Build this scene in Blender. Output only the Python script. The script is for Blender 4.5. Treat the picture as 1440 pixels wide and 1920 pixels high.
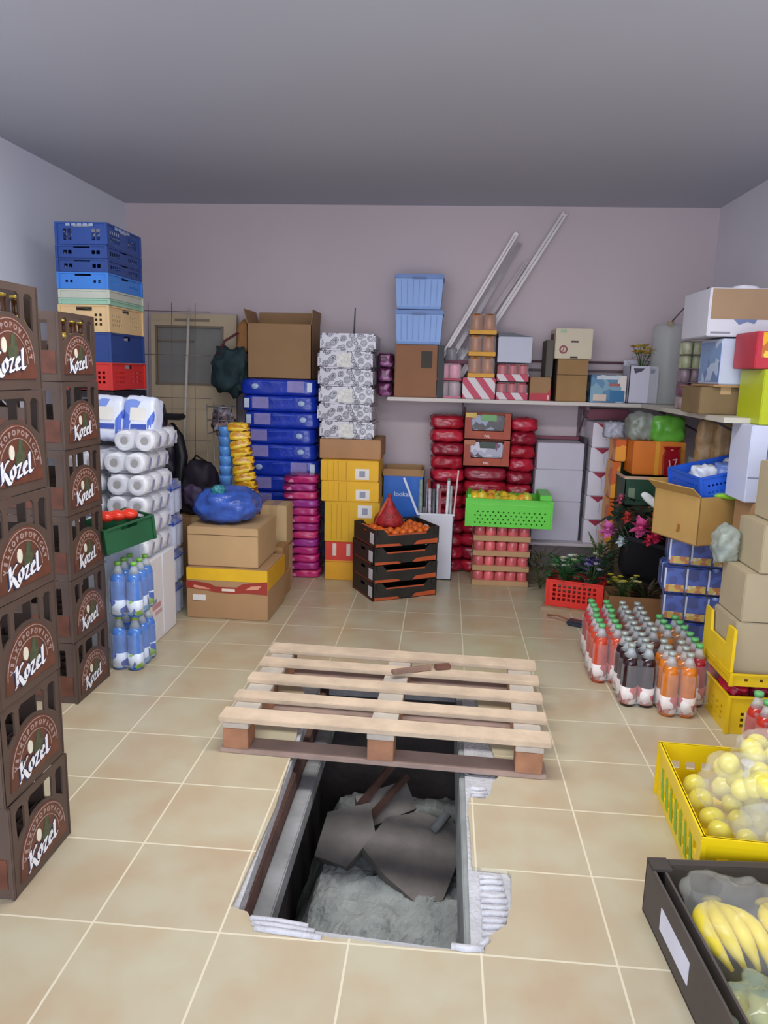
import bpy, bmesh, math, random
from mathutils import Vector, Matrix, Euler, noise
from mathutils.geometry import tessellate_polygon
PI = math.pi
SC = bpy.context.scene
COL = SC.collection
for o in list(bpy.data.objects):
    bpy.data.objects.remove(o)

# ------------------------------------------------------------------ camera
CAM_H = 1.42
yaw, pitch, roll = .0772, .1859, .0255
fw = Vector((-math.sin(yaw)*math.cos(pitch), math.cos(yaw)*math.cos(pitch), -math.sin(pitch)))
rt = Vector((math.cos(yaw), math.sin(yaw), 0)); up = rt.cross(fw)
r2 = math.cos(roll)*rt + math.sin(roll)*up
u2 = -math.sin(roll)*rt + math.cos(roll)*up
cam = bpy.data.cameras.new('camera'); co = bpy.data.objects.new('camera', cam); COL.objects.link(co)
cam.sensor_fit = 'VERTICAL'; cam.sensor_height = 36; cam.lens = 36*1398.3/1920
cam.clip_start = .05
co.matrix_world = Matrix(((r2.x, u2.x, -fw.x, 0), (r2.y, u2.y, -fw.y, 0), (r2.z, u2.z, -fw.z, CAM_H), (0, 0, 0, 1)))
SC.camera = co
# ------------------------------------------------------------------ light
SC.view_settings.view_transform = 'Standard'; SC.view_settings.look = 'None'
SC.view_settings.gamma = 1; SC.view_settings.use_curve_mapping = False
SC.view_settings.exposure = 0.80
w = bpy.data.worlds.new('world'); SC.world = w; w.use_nodes = True
bg = w.node_tree.nodes['Background']; bg.inputs[0].default_value = (.80, .88, 1.0, 1); bg.inputs[1].default_value = .8
def area(name, loc, rot, sx, sy, power, col):
    l = bpy.data.lights.new(name, 'AREA'); l.shape = 'RECTANGLE'; l.size = sx; l.size_y = sy; l.energy = power; l.color = col
    o = bpy.data.objects.new(name, l); COL.objects.link(o); o.location = loc; o.rotation_euler = rot
    return o
# daylight through the open garage door behind the camera
area('door_daylight', (-.25, -1.6, 1.2), (math.radians(97), 0, 0), 3.8, 2.2, 55, (.84, .90, 1.0))
# added fill light under the ceiling, out of view, brightens floor and walls
area('ceiling_fill_light', (-.25, 2.3, 2.52), (0, 0, 0), 2.6, .4, 34, (1.0, .98, .95))

# ------------------------------------------------------------------ materials
def lin(h):
    h = h.lstrip('#'); c = [int(h[i:i+2], 16)/255 for i in (0, 2, 4)]
    return tuple(x/12.92 if x <= .04045 else ((x+.055)/1.055)**2.4 for x in c)+(1,)
MATS = {}
def mat(h, rough=.6, metal=0, var=.10, scale=6, alpha=1, bump=0, bscale=60, coat=0, trans=0):
    k = (h, rough, metal, var, scale, alpha, bump, bscale, coat, trans)
    if k in MATS: return MATS[k]
    m = bpy.data.materials.new('mat_'+h); m.use_nodes = True; N = m.node_tree.nodes; L = m.node_tree.links
    p = N['Principled BSDF']; c = lin(h)
    tc = N.new('ShaderNodeTexCoord'); nz = N.new('ShaderNodeTexNoise'); nz.inputs['Scale'].default_value = scale; nz.inputs['Detail'].default_value = 3
    L.new(tc.outputs['Object'], nz.inputs['Vector'])
    rp = N.new('ShaderNodeValToRGB'); rp.color_ramp.elements[0].position = .3; rp.color_ramp.elements[1].position = .7
    a = 1-var; b = 1+var
    rp.color_ramp.elements[0].color = tuple(min(1, x*a) for x in c[:3])+(1,)
    rp.color_ramp.elements[1].color = tuple(min(1, x*b) for x in c[:3])+(1,)
    L.new(nz.outputs['Fac'], rp.inputs['Fac']); L.new(rp.outputs['Color'], p.inputs['Base Color'])
    p.inputs['Roughness'].default_value = rough; p.inputs['Metallic'].default_value = metal
    p.inputs['Alpha'].default_value = alpha; p.inputs['Coat Weight'].default_value = coat
    p.inputs['Transmission Weight'].default_value = trans
    if bump:
        n2 = N.new('ShaderNodeTexNoise'); n2.inputs['Scale'].default_value = bscale; n2.inputs['Detail'].default_value = 4
        bp = N.new('ShaderNodeBump'); bp.inputs['Strength'].default_value = bump; bp.inputs['Distance'].default_value = .01
        L.new(tc.outputs['Object'], n2.inputs['Vector']); L.new(n2.outputs['Fac'], bp.inputs['Height']); L.new(bp.outputs['Normal'], p.inputs['Normal'])
    MATS[k] = m; return m
def stripes(h1, h2, scale, rot=(0, 0, 0), rough=.45, hard=.5, kind='BANDS', ramp=None, bdir='X'):
    m = bpy.data.materials.new('mat_stripes'); m.use_nodes = True; N = m.node_tree.nodes; L = m.node_tree.links
    p = N['Principled BSDF']; tc = N.new('ShaderNodeTexCoord'); mp = N.new('ShaderNodeMapping'); mp.inputs['Rotation'].default_value = rot
    wv = N.new('ShaderNodeTexWave'); wv.wave_type = kind; wv.bands_direction = bdir; wv.inputs['Scale'].default_value = scale
    rp = N.new('ShaderNodeValToRGB'); rp.color_ramp.interpolation = 'CONSTANT'
    rp.color_ramp.elements[0].color = lin(h1); rp.color_ramp.elements[1].position = hard; rp.color_ramp.elements[1].color = lin(h2)
    L.new(tc.outputs['Object'], mp.inputs['Vector']); L.new(mp.outputs['Vector'], wv.inputs['Vector'])
    L.new(wv.outputs['Fac'], rp.inputs['Fac']); L.new(rp.outputs['Color'], p.inputs['Base Color']); p.inputs['Roughness'].default_value = rough
    return m
def blotch(cols, scale, rough=.35, kind='VORONOI', stretch=(1, 1, 1)):
    """printed packaging: random cells of several inks"""
    m = bpy.data.materials.new('mat_print'); m.use_nodes = True; N = m.node_tree.nodes; L = m.node_tree.links
    p = N['Principled BSDF']; tc = N.new('ShaderNodeTexCoord'); mp = N.new('ShaderNodeMapping'); mp.inputs['Scale'].default_value = stretch
    L.new(tc.outputs['Object'], mp.inputs['Vector'])
    rp = N.new('ShaderNodeValToRGB'); rp.color_ramp.interpolation = 'CONSTANT'
    v = N.new('ShaderNodeTexVoronoi'); v.inputs['Scale'].default_value = scale; L.new(mp.outputs['Vector'], v.inputs['Vector'])
    if kind == 'RINGS': L.new(v.outputs['Distance'], rp.inputs['Fac'])
    else:
        sp = N.new('ShaderNodeSeparateColor'); L.new(v.outputs['Color'], sp.inputs['Color']); L.new(sp.outputs[0], rp.inputs['Fac'])
    e = rp.color_ramp.elements
    n = len(cols)
    for i, c in enumerate(cols):
        pos = c[1] if isinstance(c, tuple) else i/n
        h = c[0] if isinstance(c, tuple) else c
        if i < 2: e[i].position = pos; e[i].color = lin(h)
        else:
            q = e.new(pos); q.color = lin(h)
    L.new(rp.outputs['Color'], p.inputs['Base Color']); p.inputs['Roughness'].default_value = rough
    return m
def film(alpha=.16, h='#e8eef5', rough=.12):
    return mat(h, rough, 0, .02, 3, alpha, .35, 25)

# ------------------------------------------------------------------ mesh builder
class MB:
    def __init__(s): s.bm = bmesh.new()
    def _xf(s, vs, M):
        for v in vs: v.co = M @ v.co
    def box(s, x0, x1, y0, y1, z0, z1, bev=0, M=None):
        g = bmesh.ops.create_cube(s.bm, size=1); vs = g['verts']
        for v in vs:
            v.co = Vector(((x0+x1)/2+v.co.x*(x1-x0), (y0+y1)/2+v.co.y*(y1-y0), (z0+z1)/2+v.co.z*(z1-z0)))
        if bev:
            es = list({e for v in vs for e in v.link_edges})
            r = bmesh.ops.bevel(s.bm, geom=es, offset=bev, segments=2, affect='EDGES', clamp_overlap=True)
            vs = list({v for f in r['faces'] for v in f.verts})
        if M: s._xf(vs, M)
        return s
    def ring(s, loops, closed=False, cap=True, smooth=True):
        """skin a list of equal-length vertex loops"""
        V = [[s.bm.verts.new(p) for p in l] for l in loops]; n = len(V[0])
        rng = range(len(V)) if closed else range(len(V)-1)
        for i in rng:
            a = V[i]; b = V[(i+1) % len(V)]
            for j in range(n):
                f = s.bm.faces.new((a[j], a[(j+1) % n], b[(j+1) % n], b[j])); f.smooth = smooth
        if cap and not closed:
            try: s.bm.faces.new(V[0][::-1]); s.bm.faces.new(V[-1])
            except ValueError: pass
        return s
    def lathe(s, prof, c=(0, 0, 0), seg=16, M=None, smooth=True):
        c = Vector(c); loops = []
        for r, z in prof:
            r = max(r, 1e-4)
            l = [Vector((r*math.cos(2*PI*k/seg), r*math.sin(2*PI*k/seg), z)) for k in range(seg)]
            loops.append([(M @ p if M else p)+c for p in l])
        return s.ring(loops, smooth=smooth)
    def tube(s, pts, r, seg=8, flat=1.0):
        P = [Vector(p) for p in pts]; loops = []
        rr = r if isinstance(r, (list, tuple)) else [r]*len(P)
        up0 = None
        for i, p in enumerate(P):
            d = (P[min(i+1, len(P)-1)]-P[max(i-1, 0)]).normalized()
            if up0 is None: up0 = d.orthogonal().normalized()
            a = (up0-d*up0.dot(d)); a = a.normalized() if a.length > 1e-6 else d.orthogonal().normalized()
            up0 = a; b = d.cross(a)
            loops.append([p+rr[i]*(a*math.cos(2*PI*k/seg)+b*flat*math.sin(2*PI*k/seg)) for k in range(seg)])
        return s.ring(loops)
    def bar(s, p, q, wx, wy):
        p = Vector(p); q = Vector(q); d = (q-p).normalized(); a = d.cross(Vector((0, 1, 0)))
        a = a.normalized() if a.length > 1e-4 else Vector((1, 0, 0)); b = d.cross(a)
        l = lambda c: [c+a*wx/2+b*wy/2, c-a*wx/2+b*wy/2, c-a*wx/2-b*wy/2, c+a*wx/2-b*wy/2]
        return s.ring([l(p), l(q)], smooth=False)
    def panel(s, out, holes, T, th):
        """flat plate with holes; T(u,v,w) -> xyz, w runs 0..th"""
        rings = [out]+holes
        tri = tessellate_polygon([[Vector((u, v, 0)) for u, v in r] for r in rings])
        flat = [p for r in rings for p in r]
        F = [s.bm.verts.new(T(u, v, 0)) for u, v in flat]; B = [s.bm.verts.new(T(u, v, th)) for u, v in flat]
        for a, b, c in tri:
            for W in (F, B):
                try: s.bm.faces.new((W[a], W[b], W[c]))
                except ValueError: pass
        i = 0
        for r in rings:
            n = len(r)
            for k in range(n):
                a, b = i+k, i+(k+1) % n
                try: s.bm.faces.new((F[a], F[b], B[b], B[a]))
                except ValueError: pass
            i += n
        return s
    def pillow(s, c, size, seed=0, amp=.006, n=10, p=4, M=None, fr=9):
        fr = min(fr, 12)*.55
        tb = bmesh.new(); bmesh.ops.create_cube(tb, size=2)
        bmesh.ops.subdivide_edges(tb, edges=tb.edges[:], cuts=n, use_grid_fill=True)
        for v in tb.verts:
            x, y, z = v.co; L = (abs(x)**p+abs(y)**p+abs(z)**p)**(1/p)
            q = Vector((x, y, z))/L
            q = Vector((q.x*size[0]/2, q.y*size[1]/2, q.z*size[2]/2))
            q += q.normalized()*amp*2*(noise.noise(q*fr/max(size)+Vector((seed*3.1, seed, 0)))+.5*noise.noise(q*2.1*fr/max(size)+Vector((seed, 0, 5))))
            if M: q = M @ q
            v.co = q+Vector(c)
        for f in tb.faces: f.smooth = True
        me = bpy.data.meshes.new('tmp'); tb.to_mesh(me); tb.free(); s.bm.from_mesh(me); bpy.data.meshes.remove(me)
        return s
    def ball(s, c, r, sub=2, sc=(1, 1, 1), amp=0, seed=0, M=None):
        g = bmesh.ops.create_icosphere(s.bm, subdivisions=sub, radius=1)
        for v in g['verts']:
            q = v.co.copy(); k = 1+amp*noise.noise(q*1.8+Vector((seed, seed*2, 0)))
            q = Vector((q.x*r*sc[0], q.y*r*sc[1], q.z*r*sc[2]))*k
            if M: q = M @ q
            v.co = q+Vector(c)
            for f in v.link_faces: f.smooth = True
        return s
    def leaf(s, base, tip, wd, sag=.0, seg=5):
        b = Vector(base); t = Vector(tip); d = t-b; sd = d.cross(Vector((0, 0, 1)))
        sd = sd.normalized() if sd.length > 1e-5 else Vector((1, 0, 0)); nn = sd.cross(d).normalized()
        L = []; R = []; Cn = []
        for i in range(seg+1):
            k = i/seg; c = b+d*k+Vector((0, 0, -sag*k*k)); hw = wd/2*math.sin(PI*min(.98, k*.92+.06))
            L.append(s.bm.verts.new(c-sd*hw)); R.append(s.bm.verts.new(c+sd*hw)); Cn.append(s.bm.verts.new(c-nn*hw*.25))
        for i in range(seg):
            for A, B in ((L, Cn), (Cn, R)):
                f = s.bm.faces.new((A[i], B[i], B[i+1], A[i+1])); f.smooth = True
        return s
    def obj(s, name, m, parent=None, loc=None, rot=None):
        bmesh.ops.recalc_face_normals(s.bm, faces=s.bm.faces)
        me = bpy.data.meshes.new(name); s.bm.to_mesh(me); s.bm.free()
        for q in (m if isinstance(m, (list, tuple)) else [m]): me.materials.append(q)
        o = bpy.data.objects.new(name, me); COL.objects.link(o)
        if parent: o.parent = parent
        if loc: o.location = loc
        if rot: o.rotation_euler = rot
        return o

def tag(o, label, cat, group=None):
    o['label'] = label; o['category'] = cat
    if group: o['group'] = group
    return o
def thing(name, label, cat, loc=(0, 0, 0), rz=0, group=None, rot=None):
    o = bpy.data.objects.new(name, None); COL.objects.link(o); o.empty_display_size = .05
    o.location = loc; o.rotation_euler = rot if rot else (0, 0, rz)
    return tag(o, label, cat, group)
def struct(o): o['kind'] = 'structure'; return o
def dup(root, loc, rz=None, label=None, group=None, rot=None, swap=None):
    r = root.copy(); COL.objects.link(r); r.location = loc
    if rz is not None: r.rotation_euler = (0, 0, rz)
    if rot is not None: r.rotation_euler = rot
    if label: r['label'] = label
    if group: r['group'] = group
    for ch in list(root.children):
        c = ch.copy(); COL.objects.link(c); c.parent = r
        if swap and ch.data and ch.name.split('.')[0] in swap:
            c.data = ch.data.copy(); c.data.materials[0] = swap[ch.name.split('.')[0]]
        for g in ch.children:
            d = g.copy(); COL.objects.link(d); d.parent = c
            if swap and g.data and g.name.split('.')[0] in swap:
                d.data = g.data.copy(); d.data.materials[0] = swap[g.name.split('.')[0]]
    return r
ORD = ['topmost', 'second from the top', 'third from the top', 'fourth from the top', 'fifth from the top', 'sixth from the top', 'seventh from the top',
       'eighth from the top', 'ninth from the top', 'tenth from the top', 'eleventh from the top', 'twelfth from the top', 'thirteenth from the top', 'fourteenth from the top']
def ordn(i, n):
    return 'lowest' if (i == n-1 and n > 1) else ORD[i]
FACE = {   # face -> T(u, v, out) on a box centred at 0 with half sizes
    'F': lambda hx, hy, h: (lambda u, v, w: Vector((-hx+u*2*hx, -hy-w, v*h))),
    'B': lambda hx, hy, h: (lambda u, v, w: Vector((hx-u*2*hx, hy+w, v*h))),
    'L': lambda hx, hy, h: (lambda u, v, w: Vector((-hx-w, hy-u*2*hy, v*h))),
    'R': lambda hx, hy, h: (lambda u, v, w: Vector((hx+w, -hy+u*2*hy, v*h))),
    'T': lambda hx, hy, h: (lambda u, v, w: Vector((-hx+u*2*hx, -hy+v*2*hy, h+w)))}
def patch(part, face, r, m, parent, hx, hy, h, th=.0015, poly=None):
    T = FACE[face](hx, hy, h); mb = MB()
    P = poly or [(r[0], r[2]), (r[1], r[2]), (r[1], r[3]), (r[0], r[3])]
    mb.panel(P, [], lambda u, v, w: T(u, v, w-.0004), th+.0004)
    return mb.obj(part, m, parent)
def words(part, txt, size, m, parent, O, U, V, depth=.0015, bold=0, ang=0):
    """raised lettering: origin O (centre), right vector U, up vector V"""
    c = bpy.data.curves.new(part, 'FONT'); c.body = txt; c.size = size; c.align_x = 'CENTER'; c.align_y = 'CENTER'; c.extrude = depth; c.offset = bold
    c.resolution_u = 2
    t = bpy.data.objects.new('tmp', c); COL.objects.link(t)
    dg = bpy.context.evaluated_depsgraph_get(); me = bpy.data.meshes.new_from_object(t.evaluated_get(dg))
    bpy.data.objects.remove(t); me.name = part
    U = Vector(U).normalized(); V = Vector(V).normalized(); W = U.cross(V); O = Vector(O)
    ca, sa = math.cos(ang), math.sin(ang)
    for v in me.vertices:
        x, y, z = v.co; x, y = x*ca-y*sa, x*sa+y*ca
        v.co = O+U*x+V*y+W*z
    me.materials.clear(); me.materials.append(m)
    o = bpy.data.objects.new(part, me); COL.objects.link(o); o.parent = parent
    return o
CARD = mat('#b08a62', .85, 0, .07, 5); CARD2 = mat('#a17a52', .85, 0, .07, 4); CARDL = mat('#c2a67c', .85, 0, .06, 5)
TAPE = mat('#b99a72', .35, 0, .03, 5); WHITE = mat('#dfe0e6', .55, 0, .03, 5); BLACK = mat('#15151a', .5, 0, .1, 5)
def carton(name, label, cat, x0, x1, y0, y1, z0, z1, m=CARD, rz=0, group=None, decor=(), tape=True, rot=None, seam=False, bev=.004):
    hx, hy, h = (x1-x0)/2, (y1-y0)/2, z1-z0
    t = thing(name, label, cat, ((x0+x1)/2, (y0+y1)/2, z0), rz, group, rot)
    mb = MB().box(-hx, hx, -hy, hy, .0005, h, bev); mb.obj('body', m, t)
    if seam: patch('lid_edge', 'F', (0.0, 1, .80, .815), mat('#6d5238', .8), t, hx, hy, h)
    if tape:
        tp = MB()
        tp.box(-.025, .025, -hy-.001, hy+.001, h-.0004, h+.0012)
        tp.box(-.025, .025, -hy-.0012, -hy+.001, h*.75, h)
        tp.obj('tape', TAPE, t)
    for i, d in enumerate(decor):
        patch(d[0], d[1], d[2], d[3], t, hx, hy, h, .0014+.0006*i, poly=d[4] if len(d) > 4 else None)
    return t
def open_carton(name, label, cat, x0, x1, y0, y1, z0, z1, m=CARD, rz=0, group=None, flaps=(.09, 60, .09, 60, .09, 75, .09, 75), th=.005, decor=(), rot=None):
    """flaps: (length, outward tilt deg) for F B L R"""
    hx, hy, h = (x1-x0)/2, (y1-y0)/2, z1-z0
    t = thing(name, label, cat, ((x0+x1)/2, (y0+y1)/2, z0), rz, group, rot)
    mb = MB(); mb.box(-hx, hx, -hy, hy, 0.0005, th)
    mb.box(-hx, hx, -hy, -hy+th, 0, h).box(-hx, hx, hy-th, hy, 0, h).box(-hx, -hx+th, -hy, hy, 0, h).box(hx-th, hx, -hy, hy, 0, h)
    mb.obj('body', m, t)
    for i, f in enumerate('FBLR'):
        L, a = flaps[2*i], math.radians(flaps[2*i+1])
        if not L: continue
        mb = MB(); c, s = math.cos(a), math.sin(a)
        if f in 'FB':
            sg = -1 if f == 'F' else 1; mb.box(-hx, hx, -th/2, th/2, 0, L)
            M = Matrix.Translation((0, sg*(hy-th/2), h)) @ Matrix.Rotation(-sg*a, 4, 'X')
        else:
            sg = -1 if f == 'L' else 1; mb.box(-th/2, th/2, -hy, hy, 0, L)
            M = Matrix.Translation((sg*(hx-th/2), 0, h)) @ Matrix.Rotation(sg*a, 4, 'Y')
        mb._xf(mb.bm.verts, M); mb.obj('flap', m, t)
    for i, d in enumerate(decor): patch(d[0], d[1], d[2], d[3], t, hx, hy, h, .0014+.0006*i, poly=d[4] if len(d) > 4 else None)
    return t
def rect(u0, u1, v0, v1): return [(u0, v0), (u1, v0), (u1, v1), (u0, v1)]
def crate(name, label, cat, W, D, H, m, loc, rz=0, group=None, hole=.012, pitch=.03, rows=2, handle=True, th=.004, solid=0, rim=.008, v0=.25, v1=.72, rot=None, diamond=False, rimname='rim', slots=None, grip='F'):
    """perforated plastic crate, open top. W along x, D along y"""
    t = thing(name, label, cat, loc, rz, group, rot)
    hx, hy = W/2, D/2; mb = MB(); mb.box(-hx+th, hx-th, -hy+th, hy-th, 0.0005, th+.001)
    for f, wd in (('F', W), ('B', W), ('L', D), ('R', D)):
        T = FACE[f](hx, hy, 1); holes = []
        half = wd/2; n = int((wd-.06)/pitch)
        if not solid:
            for r in range(rows):
                z = H*v0+(H*(v1-v0))*(r+.5)/rows
                for k in range(n):
                    u = -(n-1)*pitch/2+k*pitch+(pitch/2 if (diamond and r % 2) else 0)
                    if abs(u) > half-.03: continue
                    if slots and abs(u) < slots: continue
                    s_ = hole/2
                    holes.append([(u-s_, z), (u, z-s_), (u+s_, z), (u, z+s_)] if diamond else rect(u-s_, u+s_, z-s_, z+s_))
        if handle: holes.append(rect(-.045, .045, H*.78, H*.78+min(.022, H*.14)))
        mb.panel(rect(-half, half, 0.0005, H), holes, lambda u, v, w, T=T, wd=wd: T(.5+u/wd, v, -w), th)
    mb.obj('body', m, t)
    rb = MB(); e = .006
    rb.box(-hx-e, hx+e, -hy-e, -hy+.003, H-rim, H).box(-hx-e, hx+e, hy-.003, hy+e, H-rim, H).box(-hx-e, -hx+.003, -hy, hy, H-rim, H).box(hx-.003, hx+e, -hy, hy, H-rim, H)
    for sx in (-1, 1):
        for sy in (-1, 1): rb.box(sx*hx-.007, sx*hx+.007, sy*hy-.007, sy*hy+.007, 0.0005, H-rim/2)
    rb.obj(rimname, m, t)
    return t

# ================================================================== SETTING
XL, XR, YB, ZC, YN = -2.38, 1.83, 5.58, 2.58, -1.75
TW = .333; TX, TY = -.8547, 1.6376
fm = bpy.data.materials.new('mat_floor_tiles'); fm.use_nodes = True; N = fm.node_tree.nodes; L = fm.node_tree.links; P = N['Principled BSDF']
tc = N.new('ShaderNodeTexCoord'); mp = N.new('ShaderNodeMapping'); mp.inputs['Location'].default_value = (-TX+10*TW, -TY+10*TW, 0)
br = N.new('ShaderNodeTexBrick'); br.offset = 0; br.squash = 1
br.inputs['Scale'].default_value = 1; br.inputs['Brick Width'].default_value = TW; br.inputs['Row Height'].default_value = TW
br.inputs['Mortar Size'].default_value = .0035; br.inputs['Mortar Smooth'].default_value = .2; br.inputs['Bias'].default_value = 0
br.inputs['Color1'].default_value = lin('#aca188'); br.inputs['Color2'].default_value = lin('#b3aa8e'); br.inputs['Mortar'].default_value = lin('#dccdae')
n1 = N.new('ShaderNodeTexNoise'); n1.inputs['Scale'].default_value = 4.2; n1.inputs['Detail'].default_value = 5
r1 = N.new('ShaderNodeValToRGB'); r1.color_ramp.elements[0].position = .35; r1.color_ramp.elements[0].color = lin('#b6997a'); r1.color_ramp.elements[1].position = .62; r1.color_ramp.elements[1].color = lin('#c0b9a0')
mx = N.new('ShaderNodeMix'); mx.data_type = 'RGBA'; mx.inputs[0].default_value = .5
L.new(tc.outputs['Object'], mp.inputs['Vector']); L.new(mp.outputs['Vector'], br.inputs['Vector']); L.new(tc.outputs['Object'], n1.inputs['Vector'])
L.new(n1.outputs['Fac'], r1.inputs['Fac']); L.new(br.outputs['Color'], mx.inputs[6]); L.new(r1.outputs['Color'], mx.inputs[7])
mx2 = N.new('ShaderNodeMix'); mx2.data_type = 'RGBA'; mx2.inputs[7].default_value = lin('#d2c8ae'); L.new(br.outputs['Fac'], mx2.inputs[0]); L.new(mx.outputs[2], mx2.inputs[6])
L.new(mx2.outputs[2], P.inputs['Base Color'])
rr = N.new('ShaderNodeMapRange'); rr.inputs[3].default_value = .30; rr.inputs[4].default_value = .8; L.new(br.outputs['Fac'], rr.inputs[0]); L.new(rr.outputs[0], P.inputs['Roughness'])
bp = N.new('ShaderNodeBump'); bp.inputs['Strength'].default_value = .5; bp.inputs['Distance'].default_value = .002; bp.invert = True
L.new(br.outputs['Fac'], bp.inputs['Height']); L.new(bp.outputs['Normal'], P.inputs['Normal'])
random.seed(4)
def ragged(a, b, n, amp, ax):
    out = []
    for i in range(n):
        k = i/n; x = a[0]+(b[0]-a[0])*k; y = a[1]+(b[1]-a[1])*k
        d = random.uniform(-amp, amp) if i else 0
        out.append((x+(d if ax else 0), y+(0 if ax else d)))
    return out
hole = [(-.52, 1.735), (-.47, 1.72), (-.44, 1.675)]+ragged((-.36, 1.665), (.13, 1.640), 8, .006, 0)+[(.15, 1.645), (.165, 1.70), (.215, 1.75), (.235, 1.83), (.245, 1.95), (.235, 1.97), (.135, 1.975)] \
    + ragged((.132, 2.0), (.130, 2.32), 4, .003, 1)+[(.135, 2.34), (.19, 2.34), (.215, 2.38), (.22, 2.44), (.25, 2.50), (.24, 2.62), (.20, 3.0), (.18, 3.34)] \
    + ragged((.12, 3.37), (-.55, 3.36), 5, .02, 0)+ragged((-.60, 3.30), (-.53, 2.5), 6, .025, 1)+[(-.515, 2.4), (-.505, 2.2), (-.51, 2.0), (-.515, 1.8)]
fl = MB().panel(rect(XL, XR, YN, YB), [hole], lambda u, v, w: Vector((u, v, -w)), .012); struct(fl.obj('floor', fm))
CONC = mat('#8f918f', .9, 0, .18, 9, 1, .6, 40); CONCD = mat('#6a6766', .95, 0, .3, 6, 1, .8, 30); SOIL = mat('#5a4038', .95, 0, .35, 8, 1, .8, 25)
MORT = mat('#bcbcc0', .9, 0, .12, 14, 1, .9, 70)
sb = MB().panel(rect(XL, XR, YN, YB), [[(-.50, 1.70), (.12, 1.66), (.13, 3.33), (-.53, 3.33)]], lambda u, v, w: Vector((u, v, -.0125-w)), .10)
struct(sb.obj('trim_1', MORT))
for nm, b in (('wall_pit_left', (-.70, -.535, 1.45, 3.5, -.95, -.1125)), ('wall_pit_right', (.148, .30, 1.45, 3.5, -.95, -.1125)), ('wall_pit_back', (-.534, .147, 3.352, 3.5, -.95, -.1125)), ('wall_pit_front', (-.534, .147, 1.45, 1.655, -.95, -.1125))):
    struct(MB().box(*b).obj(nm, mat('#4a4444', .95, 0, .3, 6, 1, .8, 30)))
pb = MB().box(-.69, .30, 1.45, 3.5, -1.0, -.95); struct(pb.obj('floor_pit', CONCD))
wm = mat('#e2dfe8', .85, 0, .03, 1.5); wmb = mat('#ccbdc2', .85, 0, .03, 1.2)
for nm, b, m in (('wall_left', (XL-.1, XL, YN, YB+.1, -.0, ZC), mat('#eceffa', .85, 0, .02, 1.5)), ('wall_right', (XR, XR+.1, YN, YB+.1, 0, ZC), wm), ('wall_back', (XL, XR, YB, YB+.1, 0, ZC), wmb),
                 ('ceiling', (XL-.1, XR+.1, YN, YB+.1, ZC, ZC+.1), mat('#b6b8c4', .9, 0, .03, .8))):
    struct(MB().box(*b).obj(nm, m))
# wall around the garage opening, behind the camera
fr = MB().box(XL-.1, XL+.2, YN-.12, YN, 0, ZC).box(XR-.2, XR+.1, YN-.12, YN, 0, ZC).box(XL+.2, XR-.2, YN-.12, YN, 2.35, ZC); struct(fr.obj('wall_front', wm))

# ================================================================== BEER CRATES
BRN = mat('#54433b', .55, 0, .12, 8); BRN2 = mat('#64392a', .5, 0, .25, 18); CREAM = mat('#a88f88', .6); LWH = mat('#f0f0f6', .4, 0, .02); NAVY = mat('#20294a', .5)
def nib(mb, strokes, T, nv, th):
    for st in strokes:
        for a, b in zip(st[:-1], st[1:]):
            P4 = [(a[0]-nv[0], a[1]-nv[1]), (a[0]+nv[0], a[1]+nv[1]), (b[0]+nv[0], b[1]+nv[1]), (b[0]-nv[0], b[1]-nv[1])]
            ar = sum(P4[i][0]*P4[(i+1) % 4][1]-P4[(i+1) % 4][0]*P4[i][1] for i in range(4))
            if abs(ar) < 1e-7: continue
            mb.ring([[T(u, v, 0) for u, v in P4], [T(u, v, th) for u, v in P4]], smooth=False)
KOZ = [[(.0, .0), (.12, .06), (.1, 1.0), (.0, .92)], [(.12, .42), (.42, .98), (.52, .92)], [(.14, .52), (.32, .30), (.52, -.12), (.66, -.14)],
       [(.78, .02), (.64, .2), (.66, .5), (.82, .66), (.94, .46), (.92, .18), (.78, .02)],
       [(1.06, .58), (1.32, .62), (1.08, .06), (1.16, .02), (1.38, .06)],
       [(1.50, .34), (1.72, .42), (1.68, .62), (1.56, .62), (1.48, .34), (1.54, .06), (1.76, .10)],
       [(1.92, 1.0), (1.94, .98), (1.92, .10), (2.04, .04), (2.12, .10)]]
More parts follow.
